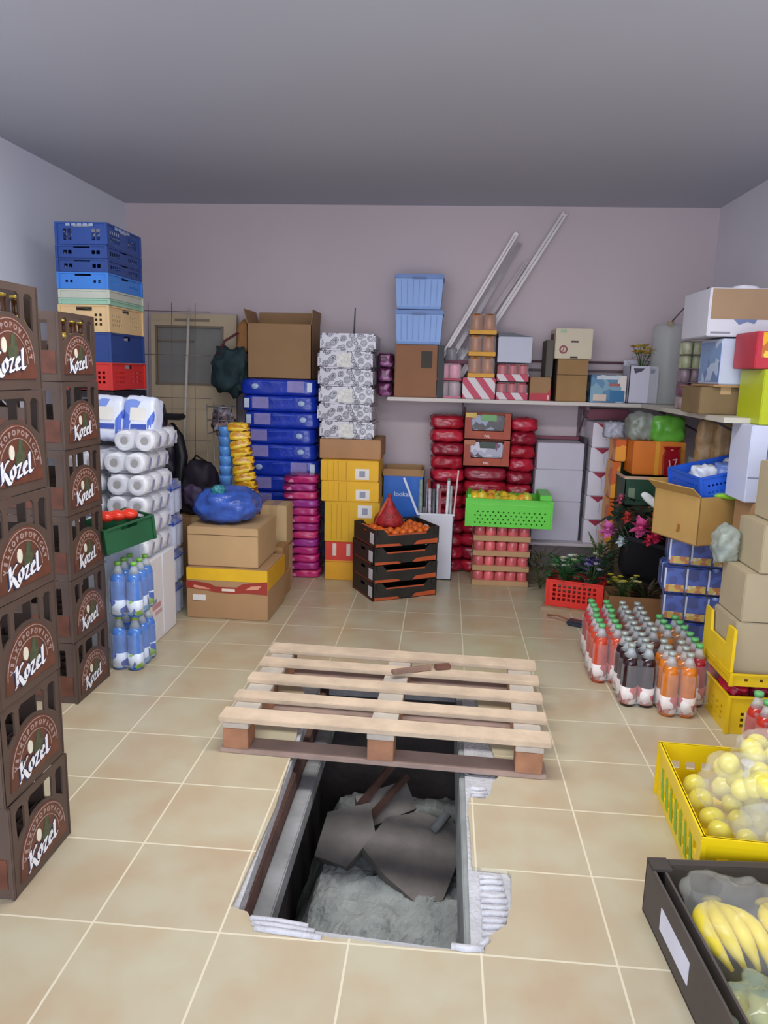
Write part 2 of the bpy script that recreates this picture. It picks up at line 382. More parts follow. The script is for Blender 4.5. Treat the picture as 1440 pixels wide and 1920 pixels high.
def beer_crate(label, loc, group):
    t = thing('beer_crate', label, 'crate', loc, 0, group)
    hx, hy, H = .2, .149, .268
    b = MB(); th = .006
    arch = [(-.062+.124*k/8, .065+math.sqrt(.130**2-(-.062+.124*k/8)**2)) for k in range(9)]
    cw = arch+[(.062, .238), (.05, .248), (-.05, .248), (-.062, .238)]
    def sidew(s): return [(s*.082, .175), (s*.120, .150), (s*.124, .235), (s*.112, .246), (s*.09, .246), (s*.082, .236)]
    for sx in (1, -1):
        b.panel(rect(-hy, hy, 0.001, H), [cw, sidew(1), sidew(-1)], lambda u, v, w, sx=sx: Vector((sx*(hx-w), u, v)), th)
    for sy in (1, -1):
        hl = [[(-.10, .165), (.10, .165), (.10, .225), (.085, .24), (-.085, .24), (-.10, .225)], rect(-.155, -.125, .12, .235), rect(.125, .155, .12, .235)]
        b.panel(rect(-hx, hx, 0.001, H), hl, lambda u, v, w, sy=sy: Vector((u, sy*(hy-w), v)), th)
    b.box(-hx+th, hx-th, -hy+th, hy-th, .001, .01)
    for k in range(1, 4): b.box(-hx+th+.0, hx-th, -hy+2*hy*k/4-.002, -hy+2*hy*k/4+.002, .01, .12)
    for k in range(1, 5): b.box(-hx+2*hx*k/5-.002, -hx+2*hx*k/5+.002, -hy+th, hy-th, .01, .12)
    for sx in (1, -1):
        for sy in (1, -1): b.box(sx*hx-.007, sx*hx+.0025, sy*hy-.007, sy*hy+.0015, 0.001, H, .002) if sx > 0 else b.box(sx*hx-.0025, sx*hx+.007, sy*hy-.007, sy*hy+.0015, 0.001, H, .002)
    b.obj('body', BRN, t)
    T = lambda u, v, w: Vector((hx+w, u, v))
    lab = MB(); A = [(.118*math.cos(PI*k/16), .066+.118*math.sin(PI*k/16)) for k in range(17)]+[(-.122, .028), (.122, .028)]
    A = [(.122, .028)]+A[:17]+[(-.122, .028)]
    lab.panel(A, [], T, .003); lo = lab.obj('label_plate', BRN2, t); lo['label'] = 'reddish brown arched brand plate'
    rg = MB(); ro, ri = .108, .104
    for R0, R1, zc in ((.114, .112, .066), (.082, .080, .066)):
        for k in range(20):
            a0, a1 = PI*k/20, PI*(k+1)/20
            Q = [(R0*math.cos(a0), zc+R0*math.sin(a0)), (R0*math.cos(a1), zc+R0*math.sin(a1)), (R1*math.cos(a1), zc+R1*math.sin(a1)), (R1*math.cos(a0), zc+R1*math.sin(a0))]
            rg.ring([[T(u, v, .003) for u, v in Q], [T(u, v, .0042) for u, v in Q]], smooth=False)
    rg.obj('arch_line', CREAM, lo)
    txt = 'VELKOPOPOVICKÝ'
    c = bpy.data.curves.new('t', 'FONT')
    tm = MB()
    for i, chh in enumerate(txt):
        a = PI-(i+.9)*PI/(len(txt)+.8)
        R_ = .096; pos = Vector((hx+.0035, R_*math.cos(a), .066+R_*math.sin(a)))
        U = Vector((0, math.sin(a), -math.cos(a))); V = Vector((0, math.cos(a), math.sin(a)))
        o = words('tmpw', chh, .020, CREAM, None, pos, U, V, .0008, .0006)
        tm.bm.from_mesh(o.data); me = o.data; bpy.data.objects.remove(o); bpy.data.meshes.remove(me)
    tm.obj('arch_lettering', CREAM, lo)
    em = MB()   # emblem: goat-like rearing figure, plain shapes
    em.ring([[T(u, v, w_) for u, v in [(-.005, .075), (.03, .078), (.036, .10), (.03, .13), (.018, .145), (.008, .138), (.004, .115), (-.012, .1)]] for w_ in (.003, .0048)], smooth=False)
    em.obj('emblem_figure', mat('#4a5038', .6, 0, .3, 60), lo)
    mg = MB(); mg.ring([[T(-.026+.011*math.cos(2*PI*k/12), .112+.019*math.sin(2*PI*k/12), w_) for k in range(12)] for w_ in (.003, .0056)], smooth=False); mg.obj('emblem_mug', mat('#ece6d4', .5), lo)
    S = .072
    F = lambda dx, dy: (lambda st: [[(-.082+x*S*.97+dx, .038+y*S*.72+x*S*.10+dy) for x, y in s_] for s_ in st])
    nb = MB(); nib(nb, F(0, 0)(KOZ), lambda u, v, w: T(u, v, .0032+w), (.0095, .0075), .0012); nb.obj('brand_outline', NAVY, lo)
    nw = MB(); nib(nw, F(0, 0)(KOZ), lambda u, v, w: T(u, v, .0046+w), (.0052, .0042), .0012); nw.obj('brand_lettering', LWH, lo)
    sp = MB()
    for sy in (-1,): sp.box(-.183, .183, sy*hy-.002, sy*hy+.0012, .03, .118, .001)
    so = sp.obj('side_plate', BRN2, t); so['label'] = 'reddish brown recessed side plate'
    return t
first = None
for c, (xc, yc) in enumerate([(-1.30, 1.84), (-1.70, 3.0)]):
    nm = 'the foreground tower' if c == 0 else 'the farther tower'
    for k in range(6):
        lbl = 'brown beer crate with Kozel arch, %s of %s' % (ordn(k, 6), nm)
        z = (5-k)*.27; dx = random.uniform(-.004, .004); dx -= .0
        if first is None: first = beer_crate(lbl, (xc+dx, yc, z), 'brown beer crates stacked in towers')
        else: dup(first, (xc+dx, yc+random.uniform(-.002, .002), z), random.uniform(-.01, .01), lbl)
# beer bottles standing in the top crates
def beer_bottle(loc, label, group):
    t = thing('beer_bottle', label, 'bottle', loc, 0, group)
    MB().lathe([(.001, 0), (.029, .002), (.030, .012), (.030, .12), (.026, .145), (.0135, .178), (.0125, .215), (.0145, .218), (.0145, .226), (.001, .227)], seg=14).obj('glass', mat('#4a2a10', .12, 0, .1, 5), t)
    MB().lathe([(.0155, 0), (.0155, .008), (.001, .010)], (0, 0, .222), 14).obj('cap', mat('#c6a83f', .3, .6), t)
    MB().lathe([(.0137, .0), (.0270, -.028)][::-1], (0, 0, .180), 14).obj('foil', mat('#cfae48', .35, .4), t)
    return t
bb = None
for i, (x, y, z) in enumerate([(-1.14, 1.73+.074*k, 1.362) for k in range(4)]+[(-1.54, 2.89+.074*k, 1.362) for k in range(4)]):
    lb = 'brown gold-capped bottle inside the top crate of the %s crate tower' % ('foreground' if i < 4 else 'farther')
    if bb is None: bb = beer_bottle((x, y, z), lb, 'beer bottles in the foreground top crate')
    else: dup(bb, (x, y, z), 0, lb, 'beer bottles in the foreground top crate' if i < 4 else 'beer bottles in the farther top crate')

# ================================================================== LEFT BACK CRATE TOWER
cx, cy = -1.96, 4.24; CWd, CDp = .285, .46
tower = [('#2c4f9c', .115, 'dark blue'), ('#2a4b96', .07, 'dark blue'), ('#29488f', .07, 'dark blue'), ('#3f86e0', .088, 'bright blue'), ('#c7cbbd', .048, 'pale grey-green'), ('#9fc9b0', .032, 'mint green'),
         ('#e2c18e', .145, 'beige'), ('#27458a', .16, 'navy blue'), ('#d8322e', .15, 'red')]
z = 2.16
lab = ['topmost of the tall crate tower with pale rim print', 'second from the top of the tall crate tower', 'third from the top of the tall crate tower', 'under the three dark blue ones',
       'thin, between the bright blue and the mint one', 'very thin, just above the beige one', 'in the middle of the tall crate tower', 'between the beige and the red one', 'near the foot, above the tissue packs']
for i, (h, hh, cn) in enumerate(tower):
    z -= hh
    m = mat(h, .45, 0, .06)
    rows = 1 if hh < .1 else 3
    t = crate('plastic_crate', '%s plastic crate, %s' % (cn, lab[i]), 'crate', CWd-.012, CDp-.012, hh-.002, m, (cx+random.uniform(-.004, .004), cy, z), random.uniform(-.008, .008), 'plastic crates in the tall tower',
              hole=.014 if i not in (0, 1, 2) else .02, pitch=.026, rows=rows, v0=.2, v1=.72, handle=hh > .04, slots=.05, solid=(i == 7 or i == 5 or i == 4))
    if i == 0:
        for f, cnt in (('F', 5), ('R', 4)):
            T = FACE[f](CWd/2, CDp/2, hh)
            for k in range(cnt): patch('rim_print', f, (.22+k*.11, .30+k*.11, .80, .92), mat('#9fb0d0', .5), t, CWd/2+.001, CDp/2+.001, hh, .002)
# dark crates carrying the tower
for k in range(4):
    zz = [1.02, .68, .34, 0][k]; hh = [.255, .338, .338, .338][k]
    crate('plastic_crate', 'dark plastic crate, %s of those under the red crate' % ordn(k, 4), 'crate', CWd-.012, CDp-.012, hh, mat('#1d1e26', .5), (cx, cy, zz), 0, 'dark crates at the foot of the tower', rows=4, hole=.02, pitch=.04)

# ================================================================== PAPER GOODS, BOTTLES, DETERGENT (left)
ROLL = mat('#e9ebf2', .75, 0, .03, 30); FILM = film(.14); FILMB = film(.30, '#c9d6ee')
def roll_pack(label, loc, n, L, group, hd=.105, nx=2, inked='#8d8fb5'):
    """rolls lying on their side, open ends towards the camera"""
    t = thing('toilet_roll_pack', label, 'toilet paper', loc, 0, group)
    r = hd/2-.002
    for i in range(nx):
        for j in range(n):
            mb = MB(); x = (i-(nx-1)/2)*hd; y = (j+.5)*L/n; l2 = L/n/2-.001
            Mx = Matrix.Translation((x, y, hd/2)) @ Matrix.Rotation(PI/2, 4, 'X')
            mb.lathe([(.019, -l2+.004), (.019, l2-.004), (.021, l2), (r-.004, l2), (r, l2-.004), (r, -l2+.004), (r-.004, -l2), (.021, -l2), (.019, -l2+.004)], seg=20, M=Mx)
            mb.obj('roll', ROLL, t)
            if j == 0:
                MB().lathe([(.0188, -l2+.012), (.0188, l2)], seg=16, M=Mx).obj('core', mat('#8b8579', .9), t)
    wb = MB(); hw = nx*hd/2
    wb.box(-hw, hw, -.001, L, 0.0005, hd-.0005, .018); wb.obj('wrap', film(.30, '#eef0fa'), t)
    for k in range(3):
        ib = MB(); y = .05+k*L/3.2
        ib.panel([(y, .02), (y+.02, .02), (y+.05, hd-.03), (y+.03, hd-.03)], [], lambda u, v, w: Vector((hw+w, u, v)), .0008)
        ib.obj('side_print', mat(inked, .5), t)
    return t
rp = None; k = 0
# right column (two rolls wide), left column behind
pos = [(-1.565, 3.54, .455), (-1.57, 3.54, .563), (-1.565, 3.55, .671), (-1.56, 3.55, .779), (-1.58, 3.57, .887), (-1.545, 3.62, .995)]
for i, p in enumerate(pos[::-1]):
    lb = 'white toilet roll pack, %s of the pile above the white cartons' % ordn(i, 6)
    if rp is None: rp = roll_pack(lb, p, 3, .34, 'toilet roll packs in the right-hand pile')
    else: dup(rp, p, random.uniform(-.03, .03), lb)
for i, p in enumerate([(-1.80, 3.56, .455+.108*k) for k in range(5)][::-1]):
    dup(rp, p, 0, 'white toilet roll pack, %s of the pile behind the beer crates' % ordn(i, 5), 'toilet roll packs behind the beer crates')
# small stack of rolls on the lower right front
# tissue packs leaning on top
tp = []
for i, (x, h) in enumerate([(-1.74, '#a9bdf0'), (-1.57, '#b4c6f6')]):
    t = thing('tissue_pack', ['blue and white tissue pack, half hidden by the beer crates', 'blue and white tissue pack leaning beside the dark hose'][i], 'tissue pack', (x-.01, 3.80, 1.03), 0, 'tissue packs leaning on the roll pile', rot=(math.radians(-14), 0, math.radians(-6)))
    MB().pillow((0, 0, .115), (.17, .12, .23), i, .004, 8, 9).obj('pack', mat('#dfe6fb', .25, 0, .02), t)
    MB().pillow((0, -.012, .115), (.166, .10, .20), i, .002, 8, 9).obj('blue_print', blotch(['#5878d8', '#e8eefc', '#7f9be8', '#c9d6fa'], 9, .25, stretch=(1.2, 1, .8)), t)
    patch('picture', 'F', (.25, .75, .42, .72), mat('#f4f1ea', .3), t, .085, .064, .23)
    patch('lettering_band', 'F', (.3, .82, .22, .34), mat('#3c56b4', .3), t, .085, .0645, .23)
# white cartons under the rolls
carton('washing_powder_carton', 'plain white carton with faint pink script beside the water bottles', 'box', -1.66, -1.452, 3.48, 3.70, 0, .45, mat('#e4e2e6', .6, 0, .02), decor=[('script', 'R', (.35, .85, .40, .46), mat('#c98f98', .5)), ('script', 'R', (.3, .6, .47, .52), mat('#8d8fa8', .5)), ('script', 'R', (.5, .9, .33, .37), mat('#d2a6ac', .5))], tape=False)
carton('washing_powder_carton', 'white carton hidden behind the script carton, under the toilet rolls', 'box', -1.90, -1.67, 3.48, 3.86, 0, .45, WHITE, tape=False)
carton('washing_powder_carton', 'white carton behind the script carton, nearer the back wall', 'box', -1.66, -1.452, 3.71, 3.89, 0, .45, WHITE, tape=False)
# bleach packs with blue bands
dp = None
for k in range(4):
    zz = .198*(3-k)
    lb = 'white detergent pack with blue bands, %s of the narrow pile' % ordn(k, 4)
    if dp is None:
        dp = thing('detergent_pack', lb, 'detergent', (-1.575, 4.08, zz), 0, 'blue-banded detergent packs')
        for i in range(2):
            for j in range(2):
                mb = MB(); mb.lathe([(.001, .001), (.033, .001), (.036, .01), (.036, .12), (.030, .14), (.014, .155), (.014, .16)], ((i-.5)*.078, (j-.5)*.078, 0), 12); mb.obj('bottle', mat('#d8ddf0', .35, 0, .03), dp)
                MB().lathe([(.016, .158), (.016, .186), (.001, .188)], ((i-.5)*.078, (j-.5)*.078, 0), 10).obj('cap', mat('#2446b8', .35), dp)
        MB().box(-.078, .078, -.078, .078, .135, .16, .01).obj('blue_band', mat('#2b4fb8', .3), dp)
        MB().box(-.077, .077, -.077, .077, .001, .194, .014).obj('wrap', film(.32, '#dfe6fa'), dp)
    else: dup(dp, (-1.575+random.uniform(-.006, .006), 4.08, zz), random.uniform(-.04, .04), lb)
# water bottle six-packs
def bottle_pack(name, label, cat, loc, rz, group, body, cap, sleeve, H=.262, r=.036, nx=2, ny=3, wrap=True, liquid=None, neck='#dfe9ee', capr=.015):
    t = thing(name, label, cat, loc, rz, group)
    for i in range(nx):
        for j in range(ny):
            c = ((i-(nx-1)/2)*2.05*r, (j-(ny-1)/2)*2.05*r, 0)
            mb = MB(); mb.lathe([(.001, .001), (r*.8, .001), (r, .012), (r*.97, H*.30), (r, H*.34), (r*.97, H*.60), (r*.9, H*.70), (r*.70, H*.785), (.001, H*.79)], c, 14)
            b = mb.obj('bottle', body, t)
            MB().lathe([(r*.71, H*.785), (r*.42, H*.89), (.013, H*.92), (.013, H*.945)], c, 14).obj('neck', mat(neck, .15, 0, .03, 5, .42), b)
            MB().lathe([(capr, H*.935), (capr, H*.995), (capr*.6, H), (.001, H)], c, 10).obj('cap', cap, b)
            MB().lathe([(r*1.015, H*.05), (r*1.02, H*.32)], c, 14).obj('paper_label', sleeve, b)
    if wrap:
        hx, hy = nx*r*1.04, ny*r*1.04
        w_ = MB(); w_.box(-hx, hx, -hy, hy, .001, H*.74, .02); w_.obj('wrap', FILM, t)
    return t
wp = bottle_pack('water_bottle_pack', 'shrink-wrapped blue water bottles standing on the floor by the farther beer crates', 'bottles', (-1.455, 3.33, 0), 0, 'six-packs of water', mat('#4d7fd0', .12, 0, .15, 20), mat('#a8c83a', .4), blotch(['#2450b8', '#7fb4e8', '#8fbf4a', '#dfeafc'], 26), H=.262, r=.037, nx=2, ny=3)
dup(wp, (-1.45, 3.32, .264), .05, 'shrink-wrapped blue water bottles stacked on top of the lower six-pack', swap={'cap': mat('#7fc04a', .4)})
# green tray with red tomatoes sticking out over the bottles
gt = crate('fruit_tray', 'small dark green tray wedged above the water bottles', 'tray', .20, .26, .12, mat('#1f5a3a', .5, 0, .15), (-1.50, 3.30, .60), 0, None, solid=1, rot=(math.radians(8), math.radians(2), math.radians(-30)))
MB().box(-.09, .02, 3.19, 3.2, 0, .0).bm.free()
for i in range(3):
    o = MB().ball((0, 0, 0), .036, 3, (1.2, 1, .75), .05, i).obj('tomato', mat('#d83a26', .2, 0, .1, 8), None, (-1.53+.075*i*.5, 3.24+.07*i*.6, .735)); tag(o, ['red tomato at the front of the dark green tray', 'red tomato in the middle of the dark green tray', 'red tomato at the rear of the dark green tray'][i], 'tomato', 'tomatoes in the green tray')
# carton under the tray
carton('small_white_carton', 'pale carton standing behind the water bottles under the green tray', 'box', -1.64, -1.46, 3.455, 3.475, 0, .60, mat('#cfd8ea', .5), tape=False)

# ================================================================== LEFT BACK CORNER
t = thing('old_door', 'beige door leaf with a grey window panel leaning on the back wall', 'door', (-1.855, 5.42, 0), 0, rot=(math.radians(-3), 0, 0))
T = lambda u, v, w: Vector((u, -w, v))
MB().panel(rect(-.32, .32, 0, 1.80), [rect(-.27, .21, 1.30, 1.70)], T, .035).obj('leaf', mat('#c4b092', .6, 0, .08, 3), t)
MB().box(-.275, .215, -.012, -.006, 1.295, 1.705).obj('window_panel', mat('#85837f', .4, 0, .08, 3), t)
f_ = MB(); f_.box(-.285, .225, -.042, -.03, 1.70, 1.715).box(-.285, .225, -.042, -.03, 1.285, 1.30).box(-.285, -.27, -.042, -.03, 1.285, 1.715).box(.21, .225, -.042, -.03, 1.285, 1.715)
f_.box(-.27, -.0, -.03, -.02, 1.60, 1.612); f_.obj('window_moulding', mat('#7d6f60', .5), t)
MB().box(-.14, .12, -.037, -.033, 1.745, 1.765).obj('letter_slot', mat('#8a7a66', .5), t)
t = MB(); t.tube([(-1.86, 5.26, .0), (-1.875, 5.28, .9), (-1.84, 5.34, 1.83)], .010, 8); tag(t.obj('broom_handle', mat('#c9bfb6', .5)), 'thin pale pole leaning in front of the beige door', 'pole')
# wire rack
wr = MB()
for k in range(0, 6, 2): wr.tube([(-2.12+k*.085, 5.22, .55), (-2.12+k*.085, 5.30, 1.86)], .0025, 5)
for k in range(0, 9, 2): wr.tube([(-2.14, 5.222+.006*k, .60+k*.15), (-1.66, 5.222+.006*k, .60+k*.15)], .0025, 5)
wr.tube([(-2.12, 5.2, 0), (-2.12, 5.22, .56)], .005, 6).tube([(-1.69, 5.2, 0), (-1.69, 5.22, .56)], .005, 6)
tag(wr.obj('wire_rack', mat('#8a8278', .4, .5)), 'thin wire grid rack standing before the beige door', 'rack')
# machine with hose
t = thing('vacuum_machine', 'dark machine with a black hose beside the toilet rolls', 'machine', (-1.96, 5.03, 0))
MB().pillow((0, 0, .78), (.30, .26, .34), 3, .01, 8, 5).obj('housing', mat('#26222e', .45, 0, .3, 8), t)
MB().box(-.14, .17, -.13, .13, 0, .62, .02).obj('stand', BLACK, t)
MB().pillow((-.03, -.02, 1.06), (.16, .16, .24), 5, .012, 8, 3).obj('motor_head', mat('#4a3e52', .4, 0, .3, 12), t)
MB().box(.0, .17, -.06, .06, 1.06, 1.10, .01).obj('bracket', BLACK, t)
MB().box(-.10, .02, -.15, -.12, .93, .955).obj('chrome_strip', mat('#b8b4b0', .3, .5), t)
MB().ball((.11, -.1, 1.0), .035, 2, (1, .6, 1)).obj('valve', mat('#8c867e', .4, .5), t)
hs = [(.10, -.05, 1.02), (.17, -.1, .95), (.20, -.12, .82), (.19, -.14, .68), (.14, -.14, .52), (.12, -.14, .38)]
MB().tube(hs, [.03, .035, .038, .038, .035, .03], 10).obj('hose', mat('#14141c', .5), t)
t = thing('backpack', 'dark purple-black rucksack on a stand beside the blue bag', 'bag', (-1.62, 4.86, 0))
MB().pillow((0, 0, .62), (.24, .20, .36), 7, .018, 9, 3).obj('bag_body', mat('#241d2c', .7, 0, .4, 8), t)
MB().pillow((-.02, -.09, .58), (.13, .07, .14), 2, .008, 7, 3).obj('front_pocket', mat('#4d3d5c', .6, 0, .4, 14), t)
MB().tube([(-.06, 0, .79), (-.02, -.02, .84), (.05, 0, .79)], .008, 6).obj('grab_handle', BLACK, t)
carton('brown_carton', 'brown carton on the floor under the dark rucksack', 'box', -1.76, -1.47, 4.72, 5.0, 0, .44, CARD2)
# ================================================================== LEFT CENTRE
carton('apple_carton', 'brown carton with yellow and red printed upper band and a small white sticker', 'box', -1.43, -.955, 4.01, 4.42, 0, .30, mat('#ab8660', .85, 0, .06), rz=-.02, decor=[
    ('yellow_band', 'F', (0.005, .995, .76, .995), mat('#e5b51f', .5)), ('yellow_band', 'R', (0.005, .995, .60, .995), mat('#dba41c', .5)),
    ('red_wave', 'F', (0, 1, 0, 1), mat('#9b3428', .5), [(.0, .74), (.28, .70), (.36, .64), (.62, .64), (.70, .72), (.995, .78), (.995, .52), (.72, .54), (.6, .52), (.36, .53), (.26, .56), (.0, .60)]),
    ('swirl', 'F', (0, 1, 0, 1), mat('#d8977c', .5), [(.10, .66), (.24, .62), (.30, .585), (.16, .585), (.08, .62)]),
    ('swirl', 'F', (0, 1, 0, 1), mat('#d8977c', .5), [(.72, .60), (.80, .68), (.93, .70), (.88, .62)]),
    ('logo', 'F', (.44, .60, .56, .61), mat('#e6d8c8', .5)), ('sticker', 'F', (.08, .24, .36, .47), mat('#ddd9da', .5))], tape=False)
carton('brown_carton', 'plain tan carton with a lid seam on top of the yellow-banded carton', 'box', -1.43, -1.02, 4.04, 4.48, .302, .53, mat('#bf9d72', .85, 0, .05), rz=-.01, seam=True, tape=False)
carton('brown_carton', 'tall brown carton standing behind the tan carton', 'box', -1.17, -.995, 4.68, 4.88, 0, .55, CARDL, decor=[('seam_line', 'R', (.0, 1, .5, .52), mat('#6b4c30', .8))])
carton('brown_carton', 'small low brown carton on the floor behind the yellow-banded carton', 'box', -1.14, -.965, 4.46, 4.66, 0, .15, mat('#a98057', .85), rz=-.03)
carton('brown_carton', 'brown carton stacked on the small low carton', 'box', -1.15, -.975, 4.49, 4.66, .152, .32, mat('#a37b50', .85), rz=-.03)
# blue bag, cups, foil packets
o = MB().pillow((0, 0, .105), (.36, .32, .20), 11, .014, 12, 2.6, fr=14).obj('plastic_bag', mat('#3d5fb8', .22, 0, .3, 10, .92, .7, 22), None, (-1.245, 4.22, .53)); tag(o, 'crumpled translucent blue plastic bag resting on the tan carton', 'bag')
o = MB().pillow((0, 0, .03), (.08, .07, .06), 3, .005, 8, 2.5, fr=8).obj('green_item', mat('#2f7f8a', .3), None, (-1.27, 4.12, .70)); tag(o, 'greenish item peeking over the top of the blue bag', 'packet')
carton('brown_carton', 'brown carton behind the tan carton, below the blue bottles', 'box', -1.46, -1.18, 4.52, 4.80, 0, .56, CARD2)
wc = thing('bottle_sleeve', 'tall column of light blue wrapped cups beside the yellow packets', 'cups', (-1.375, 4.62, .56))
for k in range(8): MB().lathe([(.036, 0), (.046, .058), (.044, .062), (.001, .062)], (0, 0, k*.062), 12).obj('cup', mat('#5b93d8', .2, 0, .2, 20), wc)
pk = None
for k in range(10):
    lb = 'shiny yellow foil packet, %s of the leaning column' % ORD[k]
    p = (-1.285+.007*k, 4.62, 1.03-k*.052)
    if pk is None: pk = tag(MB().pillow((0, 0, .026), (.13, .10, .055), 1, .004, 8, 5, fr=10).obj('foil_packet', blotch(['#e8b422', '#f2cf4a', '#c98a1a', '#7a4a1c'], 22, .2, stretch=(1, 1, 2)), None, p), lb, 'packet', 'yellow foil packets')
    else: q = pk.copy(); COL.objects.link(q); q.location = p; q.rotation_euler = (0, .12*math.sin(k*2.1)-.15, random.uniform(-.3, .3)); q['label'] = lb
# dark green bag
t = thing('cloth_bag', 'dark teal cloth bag hanging behind the open cardboard box', 'bag', (-1.50, 5.22, 0))
MB().pillow((0, 0, 1.40), (.24, .20, .34), 21, .03, 10, 2.6).obj('bag_body', mat('#1d3438', .8, 0, .25, 8), t)
MB().tube([(-.08, -.05, 1.50), (-.03, -.06, 1.60), (.06, -.03, 1.66)], .01, 6).obj('strap', mat('#5a2030', .7), t)
o = MB().pillow((0, 0, .09), (.09, .05, .20), 3, .01, 7, 4).obj('brown_paper_packet', mat('#9a6a3c', .7), None, (-1.425, 5.26, 1.55)); tag(o, 'brown paper packet tucked beside the open cardboard box', 'packet')
t = thing('wire_basket', 'small wire basket of odds and ends left of the blue packets', 'basket', (-1.50, 5.0, 0))
mb = MB()
for k in range(3): mb.tube([(-.09, -.07, .98+k*.09), (.07, -.07, .98+k*.09), (.07, .07, .98+k*.09), (-.09, .07, .98+k*.09), (-.09, -.07, .98+k*.09)], .003, 5)
for a in (-.09, -.01, .07): mb.tube([(a, -.07, 0), (a, -.07, 1.18)], .003, 5)
for a in (-.09, .07): mb.tube([(a, .07, 0), (a, .07, 1.18)], .003, 5)
mb.obj('wire_frame', mat('#a8a8a8', .3, .7), t)
MB().pillow((0, 0, 1.06), (.13, .12, .18), 9, .02, 8, 3, fr=15).obj('contents', blotch(['#5a4650', '#8a8490', '#3a2f38', '#a88a84'], 20, .5), t)

# ---- blue packets
BL = mat('#1b39b4', .22, 0, .12, 10, 1, .35, 25)
def blue_packet(label, p, fx=False):
    fu = (lambda a, b: (1-b, 1-a)) if fx else (lambda a, b: (a, b))
    t = thing('flour_packet_row', label, 'packet', p, 0, 'blue packet bales in the tall pile')
    MB().pillow((0, 0, .055), (.53, .37, .116), 5, .005, 12, 10, fr=14).obj('bale', BL, t)
    T = FACE['F'](.265, .180, .11)
    patch('pale_window', 'F', fu(.15, .37)+(.20, .90), mat('#8f88c8', .3, 0, .12, 20), t, .265, .187, .11, .004)
    patch('white_tag', 'F', fu(.045, .11)+(.24, .82), mat('#cfdcf2', .3), t, .265, .187, .11, .004)
    MB().ball(((-.16 if fx else .16), -.186, .06), .024, 2, (1.1, .3, .9)).obj('round_logo', mat('#a9c0e8', .3, 0, .3, 60), t)
    MB().box(-.06, .1, -.1880, -.176, .085, .089).obj('seam', mat('#4662d0', .3), t)
    return t
b0 = None
for k in range(12):
    lb = 'glossy blue packet bale, %s of the pile under the open cardboard box' % ordn(k, 12)
    p = (-1.15+random.uniform(-.012, .012)+(.02 if k > 4 else 0), 5.34, 1.352-.1125*(k+1)); rz = PI if k in (0, 5, 6, 7) else 0
    if b0 is None: b0 = blue_packet(lb, p, True)
    elif k == 1: b1 = blue_packet(lb, p)
    else: dup(b0 if k in (5, 8) else b1, p, random.uniform(-.02, .02), lb)
open_carton('open_cardboard_box', 'large plain brown cardboard box with raised flaps on top of the blue packets', 'box', -1.38, -.93, 5.19, 5.53, 1.354, 1.725, mat('#9d7a56', .85, 0, .04), flaps=(0, 0, .10, 10, .10, 15, .10, 5))
# top lid of that box slightly arched
# ---- pink packets
pkc = ['#b8246c', '#a22a78', '#c2306c', '#982c86', '#b02a70']
pm = [blotch([h, h, '#d890b4', h, '#6c1a4c', h, h], 12, .25, stretch=(.4, .4, 2)) for h in pkc]
p0 = None
for k in range(13):
    lb = 'pink and magenta wrapped packet, %s of the slim pile' % ordn(k, 13)
    p = (-.965+random.uniform(-.008, .008)+.0018*k, 5.04, .715-.055*(k+1))
    o = MB().pillow((0, 0, .027), (.235, .19, .056), k, .003, 9, 6, fr=14).obj('pink_packet', pm[k % 5], None, p); tag(o, lb, 'packet', 'pink packets in the slim pile')
# ---- black and white printed packs
BW = blotch([('#d6d2de', 0), ('#5a5568', .12), ('#c8c4d0', .2), ('#2d2a33', .28), ('#bdb9c6', .36), ('#4a4656', .44), ('#d8d4de', .52)], 22, .25, 'RINGS')
k0 = None
for k in range(6):
    n = 6
    lb = 'black and white swirl-patterned pack, %s of the pile beside the blue packets' % ordn(k, 6)
    p = (-.665+random.uniform(-.008, .008), 5.22, 1.665-.1165*(k+1))
    t = thing('patterned_pack', lb, 'pack', p, random.uniform(-.03, .03), 'black and white packs in the tall pile')
    MB().box(-.185, .185, -.20, .20, .001, .115, .014).obj('bale', BW, t)
    MB().box(-.1865, .1865, -.2015, .2015, .002, .114, .016).obj('wrap', film(.12), t)
    if k in (1, 3, 5): patch('plain_panel', 'F', (.36, .62, .1, .9), mat('#d9d7d2', .4, 0, .2, 50), t, .185, .2012, .115, .002)
tag(MB().tube([(-.635, 5.16, 1.60), (-.63, 5.17, 1.84)], [.008, .004], 6).obj('black_stick', mat('#3a3842', .5)), 'thin dark stick standing behind the patterned packs', 'stick')
carton('brown_carton', 'brown carton between the patterned packs and the yellow cartons', 'box', -.835, -.42, 5.0, 5.42, .832, .965, mat('#b08560', .85), rz=0, tape=False)
# ---- yellow cartons
YL = mat('#e6b010', .5, 0, .08, 6); YL2 = mat('#dcaa12', .5, 0, .06, 6)
GR = mat('#c89010', .5)
stk = [('paper_sticker', 'F', (.60, .84, .10, .62), mat('#e2dcd4', .5)), ('sticker_print', 'F', (.67, .77, .22, .52), mat('#8f94a8', .5))]
lin4 = [('printed_line', 'F', (a, a+.008, .06, .94), GR) for a in (.12, .22, .30, .44)]
carton('yellow_carton', 'yellow carton with white sticker, topmost of the yellow pile', 'box', -.815, -.425, 4.93, 5.34, .69, .83, YL, decor=stk+lin4, tape=False)
carton('yellow_carton', 'yellow carton with white sticker, second of the yellow pile', 'box', -.81, -.42, 4.93, 5.34, .55, .689, YL, decor=stk+lin4, tape=False)
carton('yellow_carton', 'yellow carton with white sticker high on its right, third of the yellow pile', 'box', -.785, -.41, 4.93, 5.34, .27, .549, YL2, decor=[('paper_sticker', 'F', (.60, .86, .62, .93), mat('#e2dcd4', .5)), ('sticker_print', 'F', (.68, .78, .70, .86), mat('#8f94a8', .5))]+lin4, tape=False)
